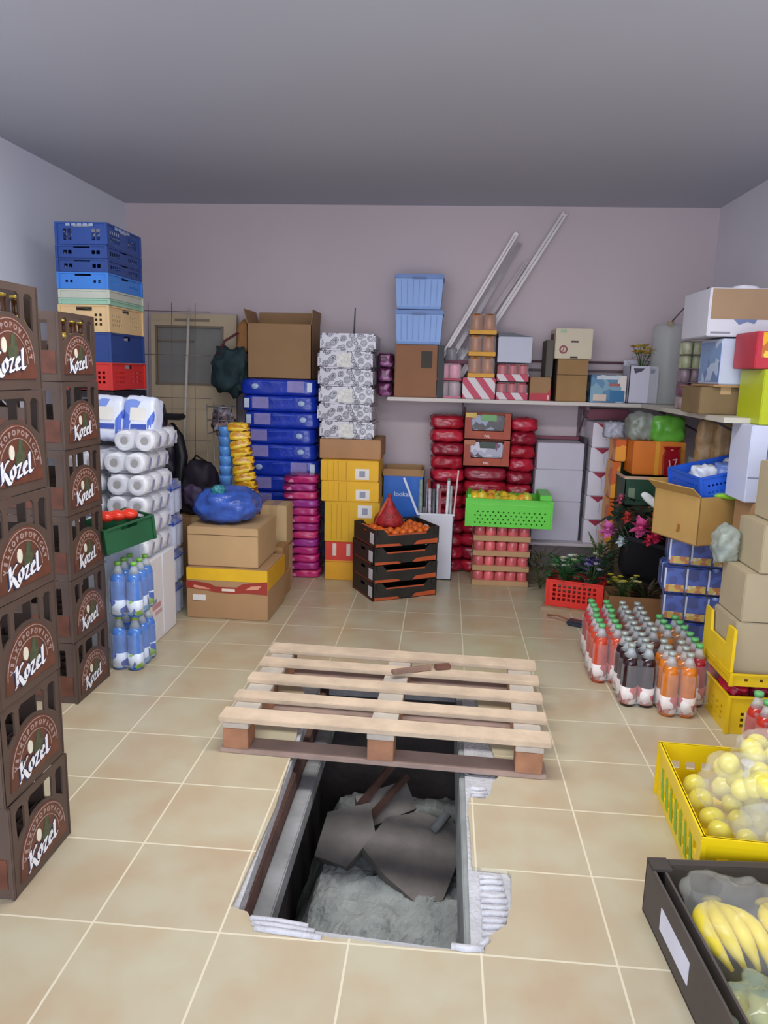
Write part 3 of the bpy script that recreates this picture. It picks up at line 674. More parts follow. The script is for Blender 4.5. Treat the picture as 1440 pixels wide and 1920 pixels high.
carton('red_printed_carton', 'red-banded yellow carton with two white motifs, near the foot of the yellow pile', 'box', -.78, -.41, 4.93, 5.34, .132, .269, mat('#cf3a2a', .5), decor=[('white_motif', 'F', (.14, .21, .30, .92), mat('#dcc8bc', .5)), ('white_motif', 'F', (.40, .47, .30, .92), mat('#dcc8bc', .5)), ('pale_stripe', 'F', (.0, 1, .0, .06), mat('#e2962c', .5))], tape=False)
carton('yellow_carton', 'plain yellow carton on the floor, lowest of the yellow pile', 'box', -.78, -.41, 4.93, 5.34, 0, .131, mat('#dd9e1c', .5), tape=False)
# ---- blue printed carton
carton('brown_carton', 'brown carton on the floor hidden behind the black fruit trays', 'box', -.39, -.12, 5.22, 5.5, 0, .40, CARD2)
t = open_carton('blue_printed_carton', 'bright blue carton with white lettering behind the black fruit trays', 'box', -.415, -.13, 5.2, 5.5, .402, .70, mat('#1f66c8', .45, 0, .05), flaps=(.06, -45, .05, 20, .05, 10, .05, -20))
for ch in t.children:
    if ch.name.startswith('flap'): ch.data.materials[0] = CARD; ch['label'] = 'brown cardboard flap'
words('lettering', 'Freshdesk'[:0]+'lookah', .045, mat('#c8d8f4', .5), t, (.0, -.1515, .17), (1, 0, 0), (0, 0, 1), .001, .001)
# ---- black fruit trays with oranges
ang = math.radians(29); BLK = mat('#26221f', .55, 0, .3, 10); ORG = mat('#b4502a', .5, 0, .15)
def fruit_tray(label, loc):
    t = thing('fruit_tray', label, 'tray', loc, ang, 'black and orange cardboard fruit trays')
    W, D, H = .45, .34, .113; hx, hy = W/2, D/2
    mb = MB(); th = .005
    dipF = [(-hx, 0.001), (hx, 0.001), (hx, H), (hx-.06, H), (hx-.09, H*.72), (-hx+.09, H*.72), (-hx+.06, H), (-hx, H)]
    for sy in (1, -1): mb.panel(dipF, [rect(-.05, .05, H*.3, H*.45)] if 0 else [], lambda u, v, w, sy=sy: Vector((u, sy*(hy-w), v)), th)
    for sx in (1, -1): mb.panel(rect(-hy, hy, 0.001, H), [rect(-.035, .035, H*.62, H*.80)], lambda u, v, w, sx=sx: Vector((sx*(hx-w), u, v)), th)
    mb.box(-hx, hx, -hy, hy, .001, .006)
    for sx in (1, -1):
        for sy in (1, -1): mb.box(sx*hx-sx*.03-.012, sx*hx-sx*.03+.012, sy*hy-.01, sy*hy+.002, H*.7, H+.0)
    mb.obj('body', BLK, t)
    patch('orange_print', 'F', (0, 1, 0, 1), ORG, t, hx, hy, H, .0015, poly=[(.02, .03), (.42, .03), (.38, .16), (.02, .20)])
    patch('orange_print', 'F', (0, 1, 0, 1), ORG, t, hx, hy, H, .0015, poly=[(.60, .05), (.98, .05), (.98, .32), (.66, .26)])
    patch('orange_edge', 'F', (.2, .8, .64, .72), ORG, t, hx, hy, H)
    patch('orange_print', 'L', (.1, .9, .02, .12), mat('#6a2c1c', .5), t, hx, hy, H)
    patch('white_tag', 'L', (.78, .95, .18, .78), mat('#cfcdd6', .5), t, hx, hy, H)
    return t
ft = None; ca, sa = math.cos(ang), math.sin(ang)
cxy = (-.405+ca*.225-sa*.17, 4.475+sa*.225+ca*.17)
for k in range(4):
    lb = 'black and orange fruit tray, %s of the four' % ordn(k, 4)
    p = (cxy[0]+random.uniform(-.006, .006), cxy[1], .345-.115*k)
    if ft is None: ft = fruit_tray(lb, p)
    else: dup(ft, p, ang+random.uniform(-.015, .015), lb)
def fill(name, n, cx_, cy_, hw, hd, rz, z0, r, m, label, cat, group, layers=1, sc=(1, 1, 1), jit=.3, seed=1, amp=.03, only=None):
    random.seed(seed); src = None; cnt = 0; c, s_ = math.cos(rz), math.sin(rz); out = []
    nx = max(1, int(2*hw/(2*r))); ny = max(1, int(2*hd/(2*r)))
    for l in range(layers):
        for i in range(nx):
            for j in range(ny):
                if cnt >= n: break
                x = -hw+r+(2*hw-2*r)*(i/(max(1, nx-1)))+random.uniform(-1, 1)*r*jit; y = -hd+r+(2*hd-2*r)*(j/(max(1, ny-1)))+random.uniform(-1, 1)*r*jit
                p = (cx_+x*c-y*s_, cy_+x*s_+y*c, z0+r*.9+l*r*1.5+random.uniform(-1, 1)*r*jit*.4)
                if src is None: src = tag(MB().ball((0, 0, 0), r, 3, sc, amp, seed).obj(name, m), label, cat, group); q = src
                else: q = src.copy(); COL.objects.link(q)
                q.location = p; q.rotation_euler = (random.uniform(-1, 1), random.uniform(-1, 1), random.uniform(0, 6)); k_ = random.uniform(.9, 1.08); q.scale = (k_, k_, k_); cnt += 1; out.append(q)
    return out
fill('mandarin', 40, cxy[0], cxy[1], .20, .145, ang, .395, .027, mat('#d8641a', .35, 0, .15, 40, 1, .3, 120), 'orange mandarin lying in the topmost black fruit tray', 'mandarin', 'mandarins in the top black tray', 1)
t = thing('net_bag', 'dark red net bag pinched to a point on top of the mandarins', 'bag', (-.33, 4.74, .43))
mb = MB(); loops = []
for zz, rr_ in ((0, .07), (.03, .095), (.07, .085), (.12, .045), (.17, .018), (.20, .010), (.215, .016)):
    loops.append([Vector((rr_*math.cos(2*PI*k/18)*(1+.12*math.sin(5*k)), rr_*.8*math.sin(2*PI*k/18), zz)) for k in range(18)])
mb.ring(loops); mb.obj('net', mat('#a3262a', .5, 0, .4, 30, .93, .8, 60), t)
MB().tube([(-.10, -.02, .0), (-.06, -.02, .09), (-.01, 0, .19)], .010, 6).obj('string', mat('#b8502a', .5), t)
# ---- white bin with tubes
t = thing('white_bin', 'narrow white box bin between the fruit trays and the red packs', 'bin', (-.03, 5.19, 0))
MB().panel(rect(-.12, .12, -.13, .13), [], lambda u, v, w: Vector((u, v, w)), .006).box(-.12, .12, -.13, -.124, 0, .465).box(-.12, .12, .124, .13, 0, .465).box(-.12, -.114, -.13, .13, 0, .465).box(.114, .12, -.13, .13, 0, .465).obj('bin_body', mat('#dcdce8', .4, 0, .02), t)
MB().box(-.12, .125, -.134, -.118, .455, .468, .002).obj('bin_rim', mat('#e6e6f0', .4), t)
cols = ['#b4bcc0', '#8ea39a', '#d6dce0', '#9a4038', '#c6c0cc', '#6c6a70', '#cfe0e0', '#a85a68', '#e4e6ea', '#7a8a80']
for k in range(11):
    x = -.12+.022*k; a = random.uniform(-.03, .03); y = 5.10+random.uniform(0, .14)
    o = MB().tube([(-.03+x+a*.2, y, .02), (-.03+x+a+.008, y+.01, .64+random.uniform(-.03, .06))], .011, 7).obj('wrapping_roll', mat(cols[k % 10], .35, 0, .2, 30)); tag(o, 'thin roll of wrapping film standing in the white bin', 'roll', 'wrapping rolls in the white bin')
tag(MB().bar((-.155, 5.04, .46), (-.26, 5.06, .71), .014, .010).obj('white_rod', mat('#cfd4e8', .4)), 'pale rod leaning left across the blue printed carton', 'rod')
tag(MB().bar((.06, 5.09, .01), (.11, 5.085, .77), .010, .010).obj('pink_rod', mat('#d8b4b8', .4)), 'thin pinkish rod standing at the right rim of the white bin', 'rod')

# ================================================================== SHELF ALONG THE BACK
SH = mat('#cfc6c0', .5, 0, .04); DK = mat('#3a3236', .6)
t = thing('wall_shelf', 'long white wall shelf running along the back wall', 'shelf', (0, 0, 0))
MB().box(-.40, 1.32, 5.20, YB-.002, 1.225, 1.25, .003).obj('board', SH, t)
for x in (.14, .98): 
    mb = MB(); mb.box(x-.012, x+.012, 5.555, YB-.002, .98, 1.225).box(x-.010, x+.010, 5.26, 5.56, 1.195, 1.225).bar((x, 5.30, 1.20), (x, 5.56, 1.02), .012, .012); mb.obj('bracket', mat('#6a5560', .5), t)
t = thing('wall_shelf', 'white shelf board running along the right wall', 'shelf', (0, 0, 0))
MB().panel([(1.32, 5.20), (1.30, 3.62), (1.825, 3.62), (1.825, 5.575), (1.322, 5.575)], [], lambda u, v, w: Vector((u, v, 1.225+w)), .025).obj('board', mat('#c9c4b8', .5), t)
for y in (3.9, 4.9):
    mb = MB(); mb.box(1.80, 1.828, y-.012, y+.012, .95, 1.225).bar((1.36, y, 1.215), (1.81, y, 1.0), .012, .012).box(1.36, 1.81, y-.01, y+.01, 1.205, 1.225); mb.obj('bracket', DK, t)
# pipes on the back wall
for z_, h in ((1.52, '#6d4f55'), (1.46, '#8a7478')):
    tag(MB().tube([(.50, 5.556, z_), (1.35, 5.556, z_+.005)], .008, 8).obj('wall_pipe', mat(h, .5)), 'thin %s pipe fixed along the back wall above the shelf' % ('upper dark red' if z_ > 1.5 else 'lower greyish'), 'pipe')
# blue bins
bbn = None
for k, z_ in enumerate((1.845, 1.61)):
    lb = ['upper pale blue ribbed plastic bin on the brown box', 'lower pale blue ribbed plastic bin on the brown box'][k]
    if bbn is None:
        bbn = thing('storage_bin', lb, 'bin', (-.205, 5.38, z_), 0, 'pale blue storage bins')
        lp = []
        for zz, s_ in ((.001, .90), (.02, .93), (.17, .985), (.20, 1.0)):
            a, b = .162*s_, .135*s_
            lp.append([Vector((x, y, zz)) for x, y in ((-a, -b), (a, -b), (a, b), (-a, b))])
        MB().ring(lp, smooth=False).obj('tub', mat('#7ba0dc', .35, 0, .05), bbn)
        mb = MB()
        for j in range(7): mb.bar((-.118+j*.039, -.129+.0, .03), (-.122+j*.0407, -.1365, .19), .004, .006)
        mb.obj('rib', mat('#6488cc', .35), bbn)
        MB().box(-.168, .168, -.142, .142, .198, .230, .006).obj('lid', mat('#5b7fc0', .35), bbn)
        MB().box(-.05, .05, -.147, -.138, .196, .212, .004).obj('lid_clip', mat('#4464a0', .35), bbn)
    else: dup(bbn, (-.200, 5.38, z_), 0, lb)
carton('brown_carton', 'reddish brown carton with a dark square stamp under the blue bins', 'box', -.355, -.065, 5.23, 5.52, 1.251, 1.608, mat('#93664a', .8, 0, .05), decor=[('dark_stamp', 'F', (.62, .88, .56, .88), mat('#33291f', .6))], tape=False)
o = MB().box(-.06, -.02, 5.24, 5.52, 1.50, 1.607).box(-.06, -.015, 5.24, 5.5, 1.251, 1.50).obj('black_box', BLACK); tag(o, 'slim black box squeezed beside the reddish brown carton', 'box')
for k in range(3):
    o = MB().pillow((0, 0, .05), (.10, .26, .10), k, .006, 8, 5).obj('purple_packet', blotch(['#7c3f72', '#a56a9c', '#5c2446'], 24, .3), None, (-.425, 5.36, 1.20+.10*k+.05)); tag(o, 'dark purple packet, %s of the small pile at the shelf end' % ordn(k, 3), 'packet', 'purple packets at the shelf end')
# cans packs on shelf
def can_block(name, label, cat, loc, nx, ny, nz, r, h, body, lid, group=None, wrap=True, tray=None, rz=0, band=None):
    t = thing(name, label, cat, loc, rz, group)
    hx, hy = nx*r*1.03, ny*r*1.03
    for k in range(nz):
        z0 = k*(h+.004)
        for i in range(nx):
            for j in range(ny):
                c = ((i-(nx-1)/2)*2.05*r, (j-(ny-1)/2)*2.05*r, z0)
                b = MB().lathe([(r*.85, .001), (r, .007), (r, h-.014), (r*.88, h-.004)], c, 14).obj('can', body, t)
                if k == nz-1 or j == 0: MB().lathe([(r*.88, h-.004), (r*.88, h), (r*.82, h-.002), (.001, h-.002)], c, 14).obj('can_lid', lid, b)
        if tray: MB().box(-hx-.003, hx+.003, -hy-.003, hy+.003, z0+.0005, z0+h*tray[0], .002).obj('tray', tray[1], t)
    if wrap: MB().box(-hx-.001, hx+.001, -hy-.001, hy+.001, .002, nz*(h+.004)-.003, .012).obj('wrap', FILM, t)
    return t
ALU = mat('#b9b7ba', .3, .7)
can_block('can_pack', 'pink and white drink cans in film at the left part of the shelf, upper tier', 'cans', (.02, 5.37, 1.372), 2, 3, 1, .040, .115, mat('#d98aa0', .3, 0, .15, 10), ALU, 'pink can packs', tray=(.14, mat('#b03050', .5)))
can_block('can_pack', 'grey and pink drink cans in film at the left part of the shelf, lower tier', 'cans', (.02, 5.37, 1.251), 2, 3, 1, .040, .115, mat('#a98a94', .3, 0, .25, 10), ALU, 'pink can packs', tray=(.14, mat('#c46a80', .5)))
can_block('can_pack', 'grey-capped can pack standing behind the orange drink tower', 'cans', (.075, 5.48, 1.49), 2, 1, 1, .040, .11, mat('#8e8088', .3, 0, .25, 10), ALU, tray=(.2, mat('#7a2c48', .5)))
STR = blotch(['#c8425c', '#e0d2d4'], 5); STRm = stripes('#bd2f52', '#d9cdd0', 3.6, (0, math.radians(38), 0), .45)
carton('striped_carton', 'red and white diagonally striped carton under the orange drink tower', 'box', .115, .338, 5.22, 5.50, 1.251, 1.395, STRm, tape=False)
for k in range(3):
    can_block('orange_drink_pack', 'orange juice pack, %s of the three on the striped carton' % ordn(k, 3), 'drinks', (.238, 5.32, 1.397+.144*(2-k)), 2, 2, 1, .043, .138, mat('#a8601c', .25, 0, .2, 14), mat('#8c5a2c', .4), 'orange drink packs', tray=(.22, mat('#d89a1c', .5)))
for k in range(2):
    can_block('red_can_pack', ('upper' if k else 'lower')+' red and white can pack under the white lidded box', 'cans', (.455, 5.36, 1.251+.125*k), 3, 3, 1, .034, .118, mat('#b8303c', .3, 0, .25, 10), ALU, 'red can packs', tray=(.42, STRm))
t = carton('white_lidded_box', 'white box with a dark sloping lid edge on the red can packs', 'box', .345, .575, 5.25, 5.52, 1.502, 1.675, mat('#c3c5d6', .6, 0, .02), tape=False)
mb = MB(); mb.panel([(-.115, .174), (.115, .174), (.06, .184), (-.02, .20), (-.115, .20)], [], lambda u, v, w: Vector((u, -.12+w, v)), .24); mb.obj('lid', mat('#5a5a64', .5), t)
carton('brown_carton', 'small brown carton with a red bottom band on the shelf', 'box', .575, .715, 5.24, 5.5, 1.251, 1.41, mat('#a07c58', .8), tape=False, decor=[('red_band', 'F', (0, 1, .0, .30), mat('#b8283c', .5)), ('red_band', 'F', (0, 1, .3, .5), mat('#b8283c', .5), [(0, .3), (1, .3), (1, .55), (.85, .32), (.2, .32)]), ('white_dot', 'F', (.84, .94, .06, .24), mat('#e8b8b0', .5))])
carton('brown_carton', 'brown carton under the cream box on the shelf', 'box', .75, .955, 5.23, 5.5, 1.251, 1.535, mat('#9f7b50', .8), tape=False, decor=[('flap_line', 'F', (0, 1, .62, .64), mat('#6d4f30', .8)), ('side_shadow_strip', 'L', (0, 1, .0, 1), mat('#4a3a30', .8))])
t = carton('cream_box', 'cream box with a round dark red logo on the shelf', 'box', .725, .97, 5.22, 5.5, 1.537, 1.735, mat('#d3c6ae', .6, 0, .03), tape=False, decor=[('slot', 'F', (.42, .62, .54, .60), mat('#3a3430', .6)), ('slot', 'F', (.42, .62, .02, .08), mat('#3a3430', .6)), ('green_mark', 'F', (.12, .28, .86, .97), mat('#a8c4a0', .6)), ('side_logo', 'L', (.2, .7, .5, .85), mat('#6a2c30', .6))])
mb = MB(); cl = [(.045*math.cos(2*PI*k/20)*.62, .055+.045*math.sin(2*PI*k/20)*.62) for k in range(20)]; mb.panel([(u-.068, v+.005) for u, v in cl], [[(u*.62-.068, (v-.055)*.62+.06) for u, v in cl]], lambda u, v, w: Vector((u, -.1402-w, v)), .0015); mb.obj('round_logo', mat('#8c3a44', .5), t)
mb = MB(); mb.panel([(-.076, .045), (-.07, .045), (-.062, .075), (-.068, .075)], [], lambda u, v, w: Vector((u, -.1402-w, v)), .0015); mb.obj('logo_stroke', mat('#8c3a44', .5), t)
o = carton('dark_box', 'narrow dark olive box left of the cream box', 'box', .675, .722, 5.26, 5.5, 1.41, 1.66, mat('#5e5850', .7), tape=False)
DIAP = blotch(['#5a86a8', '#c9d4de', '#3e6f94', '#e4d8d4', '#7fa4b8'], 16, .35)
carton('nappy_pack', 'blue and white printed nappy pack between the brown carton and the white flower box', 'pack', .98, 1.215, 5.22, 5.5, 1.251, 1.435, DIAP, tape=False, decor=[('blue_panel', 'F', (.55, .96, .05, .45), mat('#2c6c9c', .4)), ('pale_top', 'F', (.15, .8, .84, .97), mat('#cdd4dc', .4)), ('red_lettering', 'F', (.50, .82, .60, .70), mat('#a8605c', .4)), ('baby_picture', 'F', (.08, .45, .06, .30), mat('#dcc4b4', .4))])
def flower_cluster(t, c, n, spread, hgt, cols, seed, fl_r=.02, leafc='#3f5a32', nl=14, leafl=.09, lw=.02):
    random.seed(seed); c = Vector(c)
    lf = MB()
    for i in range(nl):
        a = random.uniform(0, 2*PI); r_ = random.uniform(.2, 1)*spread; z_ = random.uniform(0, hgt*.8)
        b = c+Vector((math.cos(a)*r_*.4, math.sin(a)*r_*.4, z_)); tp_ = b+Vector((math.cos(a)*leafl, math.sin(a)*leafl, random.uniform(.0, 1)*leafl))
        lf.leaf(b, tp_, lw, random.uniform(0, .03))
    lf.obj('leaves', mat(leafc, .6, 0, .35, 30), t)
    st = MB(); heads = []
    for i in range(n):
        a = random.uniform(0, 2*PI); r_ = spread*math.sqrt(random.random()); p = c+Vector((math.cos(a)*r_, math.sin(a)*r_, hgt*random.uniform(.6, 1.05)))
        st.tube([c+Vector((0, 0, -.02)), (c+p)/2+Vector((0, 0, .02)), p], .0018, 5); heads.append(p)
    st.obj('stems', mat('#4d6a38', .6), t)
    for i, p in enumerate(heads):
        fm_ = MB(); h = cols[i % len(cols)]
        for L_, (npet, rr_, tilt) in enumerate(((6, 1.0, .25), (5, .7, .6), (4, .42, .95))):
            for k in range(npet):
                a = 2*PI*(k+.5*L_)/npet; d = Vector((math.cos(a)*math.cos(tilt), math.sin(a)*math.cos(tilt), math.sin(tilt)))
                fm_.leaf(p, p+d*fl_r*rr_*1.25, fl_r*.95, -.003, 3)
        fm_.ball(p+Vector((0, 0, fl_r*.2)), fl_r*.35, 1)
        fm_.obj('flower', mat(h, .6, 0, .15, 60), t)
t = open_carton('white_carton', 'white carton holding yellow flowers at the right end of the shelf', 'box', 1.225, 1.42, 5.20, 5.40, 1.251, 1.50, mat('#c9c6d6', .6, 0, .02), flaps=(.0, 0, .04, 10, .0, 0, .0, 0), decor=[('dark_print', 'F', (0, 1, 0, 1), mat('#4a4658', .5), [(.12, .94), (.5, .94), (.4, .86), (.18, .80)]), ('blue_oval', 'F', (.70, .84, .82, .92), mat('#3d4f88', .5))])
t = thing('yellow_bouquet', 'yellow artificial flowers standing in the white carton', 'flowers', (1.32, 5.30, 1.46)); flower_cluster(t, (0, 0, 0), 16, .085, .17, ['#cfa52a', '#e0bd3c', '#c08a2a', '#d8cf8a'], 5, .024, '#5a6430', 26, .07, .014)

# metal profile rails leaning on the wall
RAIL = mat('#fbf2f4', .45, 0, .04, 12); RAILD = mat('#a49ca2', .4, .3, .1, 12)
def rail(label, p, q, wd, m, ch=True):
    t = thing('metal_rail', label, 'metal rail', (0, 0, 0), 0, 'metal profile rails leaning on the back wall')
    p = Vector(p); q = Vector(q); d = (q-p).normalized(); n = Vector((0, -1, 0)); s_ = d.cross(n).normalized()
    mb = MB()
    def strip(o0, o1, y0, y1):
        l = lambda c: [c+s_*o0+n*y0, c+s_*o1+n*y0, c+s_*o1+n*y1, c+s_*o0+n*y1]
        mb.ring([l(p), l(q)], smooth=False)
    strip(-wd/2, wd/2, 0, .003); strip(-wd/2, -wd/2+.004, 0, .022); strip(wd/2-.004, wd/2, 0, .022)
    mb.obj('profile', m, t)
    sl = MB(); l = lambda c: [c+s_*.003+n*.0045, c-s_*.003+n*.0045, c-s_*.003+n*.003, c+s_*.003+n*.003]; sl.ring([l(p+d*.02), l(q-d*.02)], smooth=False)
    sl.obj('groove', RAILD, t); return t
rail('bright metal rail, leftmost of those leaning on the wall', (-.06, 5.50, 1.49), (.455, 5.555, 2.40), .032, RAIL)
rail('greyer metal rail just right of the leftmost one', (-.00, 5.47, 1.47), (.478, 5.545, 2.33), .030, RAILD)
rail('short metal rail between the two long ones', (.10, 5.44, 1.52), (.53, 5.50, 2.20), .026, mat('#c8bcc0', .45, 0))
rail('longest metal rail, reaching nearest the ceiling', (.10, 5.47, 1.40), (.775, 5.55, 2.53), .038, mat('#ece4e6', .45, 0))
# ================================================================== UNDER THE SHELF
REDM = [mat(h, .25, 0, .2, 12, 1, .4, 25) for h in ('#a81c30', '#b8223a', '#8e1a30')]
def sack(label, p, w_, d_, h_, k, grp):
    t = thing('red_sack', label, 'packet', p, random.uniform(-.03, .03), grp)
    MB().pillow((0, 0, h_/2), (w_, d_, h_*1.04), k, .008, 9, 4, fr=16).obj('bag', REDM[k % 3], t)
    MB().pillow((random.uniform(-.03, .03), -d_*.02, h_/2), (w_*.4, d_*.985, h_*.5), k+3, .002, 6, 4).obj('pale_print', mat('#c8707c', .3, 0, .3, 30), t)
for k in range(12):
    sack('glossy red packet bale, %s of the pile left of the magazine trays' % ordn(k, 12), (.020+(.004*k), 5.40, 1.128-.094*(k+1)), .235, .27, .094, k, 'red packets in the left pile')
for k in range(12):
    sack('glossy red packet bale, %s of the pile right of the magazine trays' % ordn(k, 12), (.56-.003*k, 5.42, 1.122-.0935*(k+1)), .19, .26, .0935, k+1, 'red packets in the right pile')
for k in range(8):
    sack('glossy red packet bale, %s of the low pile under the display trays' % ordn(k, 8), (.305, 5.40, .77-.0962*(k+1)), .31, .27, .0962, k+2, 'red packets in the middle pile')
# magazine / display trays
for k in range(2):
    z_ = [.965, .775][k]
    t = thing('display_tray', ['upper orange-red display tray with black insert in front of the red packets', 'lower orange-red display tray with pale insert in front of the red packets'][k], 'tray', (.305, 5.36, z_+.003), 0, 'orange display trays')
    MB().panel([(-.165, 0.001), (.165, 0.001), (.165, .185), (.12, .185), (.11, .06), (-.11, .06), (-.12, .185), (-.165, .185)], [], lambda u, v, w: Vector((u, -.075+w, v)), .005).box(-.165, -.16, -.075, .02, 0.001, .185).box(.16, .165, -.075, .02, 0.001, .185).box(-.165, .165, .015, .02, .001, .185).box(-.165, .165, -.075, .02, .001, .006).obj('tray_body', mat('#a8452a', .5, 0, .2, 20), t)
    words('lettering', 'POLAREN'[:0]+'PAL. SUGAR'[:4], .022, mat('#e2c4bc', .4), t, (0, -.0762, .025), (1, 0, 0), (0, 0, 1), .0008, .001)
    MB().box(-.115, .118, -.073, .0, .065, .17, .01).obj('insert', blotch(['#2a2028', '#5a3a4c', '#8f94b0', '#3a2a24'] if k == 0 else ['#a9a6bc', '#6a3a5a', '#c8c4d4', '#3c2c34'], 22, .3), t)
    MB().box(-.05, .06, -.078, -.06, .13, .175, .004).obj('header', mat('#6aa862' if k == 0 else '#2c3830', .4), t)
    MB().box(-.16, -.08, -.078, -.06, .150, .186, .004).obj('header', mat('#cfae48' if k == 0 else '#a8653a', .4), t)
# jars in trays
for k in range(4):
    can_block('jar_tray', 'tray of red preserve jars, %s of the pile under the green crate' % ordn(k, 4), 'jars', (.42, 5.08, .104*(3-k)), 5, 3, 1, .0365, .102, mat('#cf6468', .2, 0, .3, 16), mat('#b0504c', .4), 'preserve jar trays', tray=(.36, mat('#b58f68', .8)), wrap=False)
gc = crate('green_crate', 'bright lime green perforated crate of peppers on the jar trays', 'crate', .56, .30, .19, mat('#5fce3c', .4, 0, .05), (.455, 5.075, .418), -.03, None, hole=.014, pitch=.034, rows=4, v0=.08, v1=.60, diamond=True, handle=False)
T = lambda u, v, w: Vector((u, -.15-w, v))
MB().box(.20, .278, -.148, .148, .19, .225, .003).box(-.278, -.25, -.148, .148, .19, .215, .003).obj('handle_wing', mat('#5fce3c', .4, 0, .05), gc)
MB().box(-.24, .26, -.1535, -.15, .150, .153).obj('ridge', mat('#8adf62', .4), gc)
pp = None
random.seed(8)
for i in range(20):
    x = .23+(i % 8)*.050+random.uniform(-.01, .01); y = 4.98+(i//8)*.075; z_ = .585+random.uniform(-.005, .025)
    h = ['#d8b92c', '#e2c83a', '#d99a2a', '#c2bf44'][i % 4]
    if i < 4:
        mb = MB().ball((0, 0, 0), .036, 3, (1, 1, 1.25), .12, i); q = mb.obj('bell_pepper', mat(h, .18, 0, .12, 10)); pp = (pp or [])+[q]
        tag(q, 'yellow bell pepper in the lime green crate', 'pepper', 'bell peppers in the green crate')
        MB().tube([(0, 0, .038), (.004, 0, .056)], [.008, .005], 6).obj('stem', mat('#5a8a30', .6), q)
    else: q = dup(pp[i % 4], (0, 0, 0))
    q.location = (x, y, z_); q.rotation_euler = (random.uniform(-.9, .9), random.uniform(-.9, .9), random.uniform(0, 6))
# lower white shelf with white cartons
t = thing('low_shelf', 'low white shelf carrying the white cartons', 'shelf')
MB().box(.62, 1.20, 5.16, 5.56, .255, .275, .002).obj('board', mat('#c8c0c4', .5), t)
for x in (.66, 1.15): MB().box(x-.015, x+.015, 5.40, 5.43, 0, .255).obj('leg', DK, t)
WC = mat('#c4bfce', .6, 0, .02)
for k, (a, b) in enumerate(((.78, .965), (.555, .779), (.276, .554))):
    carton('white_carton', 'plain white carton, %s of the three on the low shelf' % ['topmost', 'middle', 'lowest'][k], 'box', .655-.006*k, .972, 5.24, 5.52, a, b, WC, tape=False, group='plain white cartons on the low shelf')
tag(MB().box(.62, 1.02, 5.50, 5.56, .972, .99).obj('red_shelf_strip', mat('#8a4658', .6)), 'dull red strip above the plain white cartons', 'shelf strip')
tag(MB().box(.975, .993, 5.28, 5.5, .276, 1.0).obj('gap_shade_strip', mat('#2f2c36', .5)), 'narrow dark strip standing for the shaded gap between plain and red-cornered cartons', 'shade strip')  # dark strip put in as the shade of the gap between the cartons
for k in range(5):
    z_ = .276+.168*(4-k)
    carton('red_corner_carton', 'white carton with red corner triangles, %s of the column' % ordn(k, 5), 'box', .998+.004*(4-k), 1.150+.004*(4-k), 5.20, 5.5, z_, z_+.166, mat('#dcd6e2', .5, 0, .02), tape=False, group='red-cornered cartons', decor=[('red_triangle', 'F', (0, 1, 0, 1), mat('#9c2c44', .5), [(.15, .99), (.85, .99), (.52, .74)]), ('grey_line', 'F', (.595, .605, .3, .75), mat('#8a8494', .5))])
tag(MB().box(1.00, 1.30, 5.40, 5.56, 1.13, 1.2, .01).obj('dull_red_packet', mat('#8c4a5a', .5)), 'flat dull red packet on top of the red-cornered cartons', 'packet')
# ================================================================== RIGHT BACK GROUP
carton('brown_carton', 'brown carton on the floor carrying the dark green box', 'box', 1.10, 1.50, 4.66, 5.0, 0, .66, mat('#5e4a38', .8))
t = open_carton('dark_green_box', 'dark green open box with pale rim and small white motif', 'box', 1.10, 1.48, 4.55, 4.92, .662, .835, mat('#173f2c', .5, 0, .1), flaps=(.0, 0, .05, 10, .0, 0, .0, 0), decor=[('pale_motif', 'F', (.06, .16, .25, .62), mat('#6f7f68', .5)), ('pale_lettering', 'F', (.60, .92, .50, .60), mat('#5f9a80', .5))])
MB().box(-.195, .195, -.188, -.180, .160, .178, .002).box(-.195, -.188, -.18, .18, .160, .178, .002).obj('pale_rim', mat('#c4a48c', .6), t)
carton('orange_carton', 'large orange carton standing in the dark green box', 'box', 1.155, 1.465, 4.64, 4.86, .84, 1.045, mat('#d4731e', .5, 0, .1), tape=False, decor=[('yellow_edge', 'F', (.42, .50, .0, 1), mat('#d8982a', .5)), ('yellow_edge', 'F', (.9, .98, .0, 1), mat('#c98530', .5))])
t = thing('gift_bag', 'glossy dark red gift bag with a white figure in front of the orange carton', 'bag', (1.37, 4.605, .845))
MB().ring([[Vector((x*s_, y*s2, z_)) for x, y in ((-.045, -.018), (.045, -.018), (.045, .018), (-.045, .018))] for z_, s_, s2 in ((0, .9, 1), (.12, 1.0, 1), (.155, .8, .5), (.175, 1.15, .9))], smooth=False).obj('bag_body', mat('#8c1422', .2, 0, .2, 20), t)
words('printed_figure', '17', .065, mat('#d8b4b8', .4), t, (.006, -.0195, .075), (1, 0, .2), (-.2, 0, 1), .001, .0)
MB().ball((0, -.0, .158), .014, 2, (1.6, .8, .8)).obj('ribbon', mat('#d8a878', .3), t)
